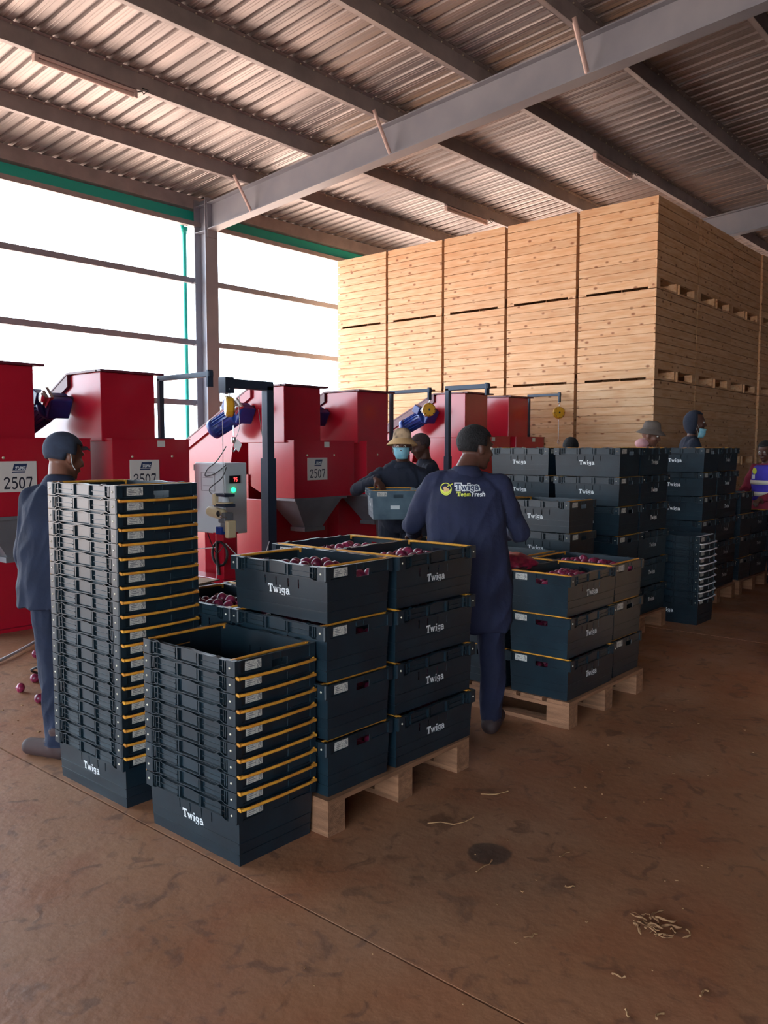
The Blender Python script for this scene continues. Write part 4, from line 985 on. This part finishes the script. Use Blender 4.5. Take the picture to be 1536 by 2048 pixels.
for (x, z, r) in ((cx-.004, cz+.004, .010), (cx+.008, cz-.004, .009), (cx-.006, cz-.01, .007)):
    c = [onback(x+r*math.cos(2*PI*i/12), z+r*math.sin(2*PI*i/12), .005) for i in range(12)]; m.add(c, [tuple(range(12))])
obj('emblem_centre', m, 'tan', man)

# --- man in a cap at the far left, seen from behind
pc = at(112, 4.20)
J = J0(neck=(.02, .0, 1.44), shL=(-.12, .0, 1.34), elL=(-.175, .03, 1.05), wrL=(-.16, .12, .80), shR=(.19, .02, 1.34), elR=(.26, .12, 1.08), wrR=(.2, .34, 1.05),
       hipL=(-.06, 0, .9), hipR=(.1, 0, .9), knL=(-.05, .03, .5), knR=(.1, .05, .5), anL=(-.02, -.02, .1), anR=(.12, .02, .1), toeL=(-.19, .03, .035), toeR=(.13, .2, .03))
tor = [(.80, .0, 0, .2, .16), (.9, .0, 0, .2, .15), (1.05, .0, 0, .195, .14), (1.2, .01, 0, .185, .13), (1.3, .015, .0, .18, .125), (1.37, .02, -.005, .14, .11), (1.42, .02, -.01, .09, .085), (1.46, .02, -.01, .06, .06)]
man, body, Rm, HP = person('person in a slate overall and soft cap, seen from behind the tall stack', pc, YA, J, dict(top='slate', legs='slate', boot='boot', skin='skin2'), tor,
    ((.03, .045, 1.555), R(-38), R(-12), 0, .98), [((-.16, .13, .79), (0, .3, -1), -1, (1, 0, 0), .5), ((.2, .35, 1.05), (0, 1, .1), -1, (0, 0, -1), .6)], .008)
cp = hair(man, HP, 'cap', 'cap'); m = MB(); m.add([HP(x, .075+.055*math.cos(x*18), .068-.012*(1-math.cos(x*18)) - abs(x)*.1+q) for q in (0, .004) for x in [-.07+.014*i for i in range(11)]]+[HP(x, .07, .07+q) for q in (0, .004) for x in [-.07+.014*i for i in range(11)]],
    [(i, i+1, 23+i, 22+i) for i in range(10)]+[(11+i, 33+i, 34+i, 12+i) for i in range(10)]+[(i, 11+i, 12+i, i+1) for i in range(10)]); obj('peak', m, 'cap', cp)
m = MB(); m.tube([HP(.078, -.02, .03), HP(.09, -.015, -.01), HP(.085, .0, -.04), HP(.07, .03, -.06)], .002, 6); obj('mask_loop', m, 'print', man)
collar(man, (.02, -.005, 1.44), .066, 'slate', R(-10))

# --- man in a brown cap-like bucket hat carrying a crate
cc = at(785, 7.02, 1.02); CY = AZ+R(5)
crate(cc[0], cc[1], cc[2], CY, 'greyish crate held by the person in a bucket hat', None, 'in', skew=0)
cr = [o for o in COL.objects if o.get('label') == 'greyish crate held by the person in a bucket hat'][0]
for ch in cr.children:
    if ch.name.startswith('crate_body'): ch.data = ch.data.copy(); ch.data.materials[0] = M['crate_lit']
obj('side_label', MB().b2((-.2945, -.03, .085), (-.2915, .045, .115)), 'print', cr)
for i in range(8):
    for j in range(5): 
        pass
pc = at(800, 7.62)
J = J0(neck=(-.02, .02, 1.44), shR=(.19, .01, 1.36), elR=(.40, .08, 1.22), wrR=(.205, .30, 1.325), shL=(-.20, .01, 1.36), elL=(-.3, .1, 1.14), wrL=(-.22, .36, 1.14))
man, body, Rm, HP = person('person in a patterned bucket hat and blue mask carrying a crate', pc, AZ+PI/2+R(-2), J, dict(top='navyd', legs='navyd', boot='boot', skin='skin'), T0,
    ((-.02, .07, 1.61), R(-4), R(-2), 0, 1.06), [((.205, .32, 1.325), (-.55, .5, -.62), -1, (-.3, .2, -.9), .55), ((-.22, .37, 1.14), (.3, 1, 0), 1, (.3, 0, .5), .5)], .008)
bucket(man, HP, Rm, 'camo', 'tan'); facemask(man, HP); eyes(man, HP); collar(man, (-.02, .02, 1.45), .07, 'navyd', R(12))
# --- man in a knit cap behind him
pc = at(850, 8.35)
man, body, Rm, HP = person('person in a dark knit cap behind the one with a bucket hat', pc, YA+R(100), J0(shL=(-.2, 0, 1.38), elL=(-.26, .08, 1.12), wrL=(-.2, .28, 1.1), shR=(.2, 0, 1.38), elR=(.26, .08, 1.12), wrR=(.2, .28, 1.1)),
    dict(top='navyd', legs='navyd', boot='boot', skin='skin'), T0, ((0, .05, 1.62), R(10), R(-22)), [((-.2, .29, 1.1), (0, 1, 0), 1, (0, 0, -1), .6), ((.2, .29, 1.1), (0, 1, 0), -1, (0, 0, -1), .6)], .012)
hair(man, HP, 'knit_cap', 'beanie')
# --- dark head just above the crates
pc = at(1141, 9.2)
man, body, Rm, HP = person('person of whom only the dark hair shows above the crates', pc, YA, J0(shL=(-.2, 0, 1.38), elL=(-.26, .08, 1.12), wrL=(-.2, .28, 1.1), shR=(.2, 0, 1.38), elR=(.26, .08, 1.12), wrR=(.2, .28, 1.1)),
    dict(top='slate', legs='slate', boot='boot', skin='skin'), T0, ((0, .03, 1.595), 0, R(-14)), [((-.2, .29, 1.1), (0, 1, 0), 1, (0, 0, -1), .6), ((.2, .29, 1.1), (0, 1, 0), -1, (0, 0, -1), .6)], .013)
hair(man, HP)
# --- man in a grey hat with pink hood
pc = at(1290, 9.65, .157)
man, body, Rm, HP = person('person in a pink top and grey brimmed hat looking down behind the crates', pc, YA+R(-118), J0(neck=(0, .0, 1.42), shL=(-.2, 0, 1.34), elL=(-.26, .08, 1.1), wrL=(-.2, .26, 1.05), shR=(.2, 0, 1.34), elR=(.26, .08, 1.1), wrR=(.2, .26, 1.05)),
    dict(top='pink', legs='slate', boot='boot', skin='skin2'), [(z-.03, a, b, c, d) for z, a, b, c, d in T0], ((0, .05, 1.59), 0, R(-14), 0, 1.05), [((-.2, .29, 1.1), (0, 1, 0), 1, (0, 0, -1), .6), ((.2, .29, 1.1), (0, 1, 0), -1, (0, 0, -1), .6)], .010)
bucket(man, HP, Rm, 'greyhat', 'greyhat'); eyes(man, HP)
m = MB(); m.ell(HP(0, -.06, -.10), (.11, .09, .06), 16, 10); obj('hood', m, 'pink', man)
# --- man with hood and lowered mask
pc = at(1380, 10.15, .157)
man, body, Rm, HP = person('person in a dark hood with a blue mask pulled under the chin', pc, YA+R(-100), J0(neck=(0, .0, 1.57), shL=(-.21, 0, 1.49), elL=(-.27, .08, 1.22), wrL=(-.2, .28, 1.14), shR=(.21, 0, 1.49), elR=(.27, .08, 1.22), wrR=(.2, .28, 1.14)),
    dict(top='navyd', legs='navyd', boot='boot', skin='skin'), [(z+(.1 if z > 1.2 else .05), a, b, c, d) for z, a, b, c, d in T0], ((0, .05, 1.755), R(-8), R(-6), 0, 1.1), [((-.2, .29, 1.1), (0, 1, 0), 1, (0, 0, -1), .6), ((.2, .29, 1.1), (0, 1, 0), -1, (0, 0, -1), .6)], .010)
m = MB(); n, k = 24, 16; vs = []
for i in range(k+1):
    for j in range(n):
        th = PI*i/k; ph = 2*PI*j/n; d = Vector((math.sin(th)*math.cos(ph), math.sin(th)*math.sin(ph), math.cos(th))); lo = max(0, -d.z)
        vs.append(HP(d.x*(.098+.03*lo), -.02+d.y*(.118), .012+d.z*(.128+.03*lo)))
m.v = [tuple(v) for v in vs]
for i in range(k):
    for j in range(n):
        th = PI*(i+.5)/k; ph = 2*PI*(j+.5)/n; y = math.sin(th)*math.sin(ph); x = math.sin(th)*math.cos(ph); z = math.cos(th)
        if not (y > .22 and z < .66): m.f.append((i*n+j, (i+1)*n+j, (i+1)*n+(j+1) % n, i*n+(j+1) % n))
m.m = [0]*len(m.f); m.sm = [True]*len(m.f); o = obj('hood', m, 'navyd', man); sd = o.modifiers.new('s', 'SOLIDIFY'); sd.thickness = .007
facemask(man, HP, drop=.06); eyes(man, HP)
# --- woman in a safety vest at the right edge
pc = at(1534, 9.95)
J = J0(neck=(0, .0, 1.42), shL=(-.175, .0, 1.35), elL=(-.21, .03, 1.08), wrL=(-.12, .24, 1.0), shR=(.175, .0, 1.35), elR=(.23, .08, 1.1), wrR=(.16, .30, 1.04))
tw = [(.82, 0, 0, .15, .12), (.9, 0, 0, .18, .135), (1.0, 0, 0, .165, .12), (1.08, 0, 0, .15, .11), (1.22, 0, .01, .17, .125), (1.33, 0, .0, .165, .115), (1.39, 0, -.005, .12, .09), (1.43, 0, -.01, .07, .065)]
man, body, Rm, HP = person('woman in a purple reflective vest over a maroon shirt, looking down', pc, YA+R(118), J, dict(top='maroon', legs='navyd', boot='hair', skin='skin'), tw,
    ((0, .05, 1.565), R(12), R(-14), 0, 1.0), [((-.12, .25, 1.0), (-.1, 1, -.2), 1, (0, 0, -1), .6), ((.16, .31, 1.04), (-.2, 1, -.2), -1, (0, 0, -1), .6)], .008)
hair(man, HP); m = MB(); m.ell(HP(0, -.12, .06), (.05, .045, .05), 14, 10); obj('hair_bun', m, 'hair', man); eyes(man, HP)
m = MB(); vs = []
rings = [(.98, .178, .135), (1.08, .168, .127), (1.2, .182, .14), (1.32, .175, .130), (1.38, .15, .112), (1.405, .12, .09)]
def ringpts(z, a, b, n=28):
    out = []
    for k in range(n):
        t = 2*PI*k/n; cs, sn = math.cos(t), math.sin(t); q = 2.4; r_ = (abs(cs)**q+abs(sn)**q)**(-1/q); out.append((a*cs*r_, .005+b*sn*r_, z))
    return out
for r_ in rings: vs += ringpts(*r_)
m.add(vs, [(i*28+k, i*28+(k+1) % 28, (i+1)*28+(k+1) % 28, (i+1)*28+k) for i in range(5) for k in range(28)], 0, True)
vst = obj('safety_vest', m, 'vest', man); sd = vst.modifiers.new('s', 'SOLIDIFY'); sd.thickness = .006; sd.offset = -1
for z, a, b in ((1.03, .178, .136), (1.17, .184, .142)):
    m = MB(); m.add(ringpts(z, a, b)+ringpts(z+.05, a*(.99 if z < 1.1 else 1.01), b*(.985 if z < 1.1 else 1.01)), [(k, (k+1) % 28, 28+(k+1) % 28, 28+k) for k in range(28)], 0, True); o = obj('reflective_band', m, 'reflect', vst); sd = o.modifiers.new('s', 'SOLIDIFY'); sd.thickness = .004; sd.offset = 1
bv2 = BVHTree.FromPolygons([Vector(v) for v in m.v]+[], m.f) if 0 else None
m = MB(); m.ell((.07, .138, 1.33), (.03, .008, .04), 14, 8); obj('round_badge', m, 'lime', man)
m = MB(); m.box((.075, .147, 1.262), (.035, .004, .05)); obj('id_card', m, 'print', man)
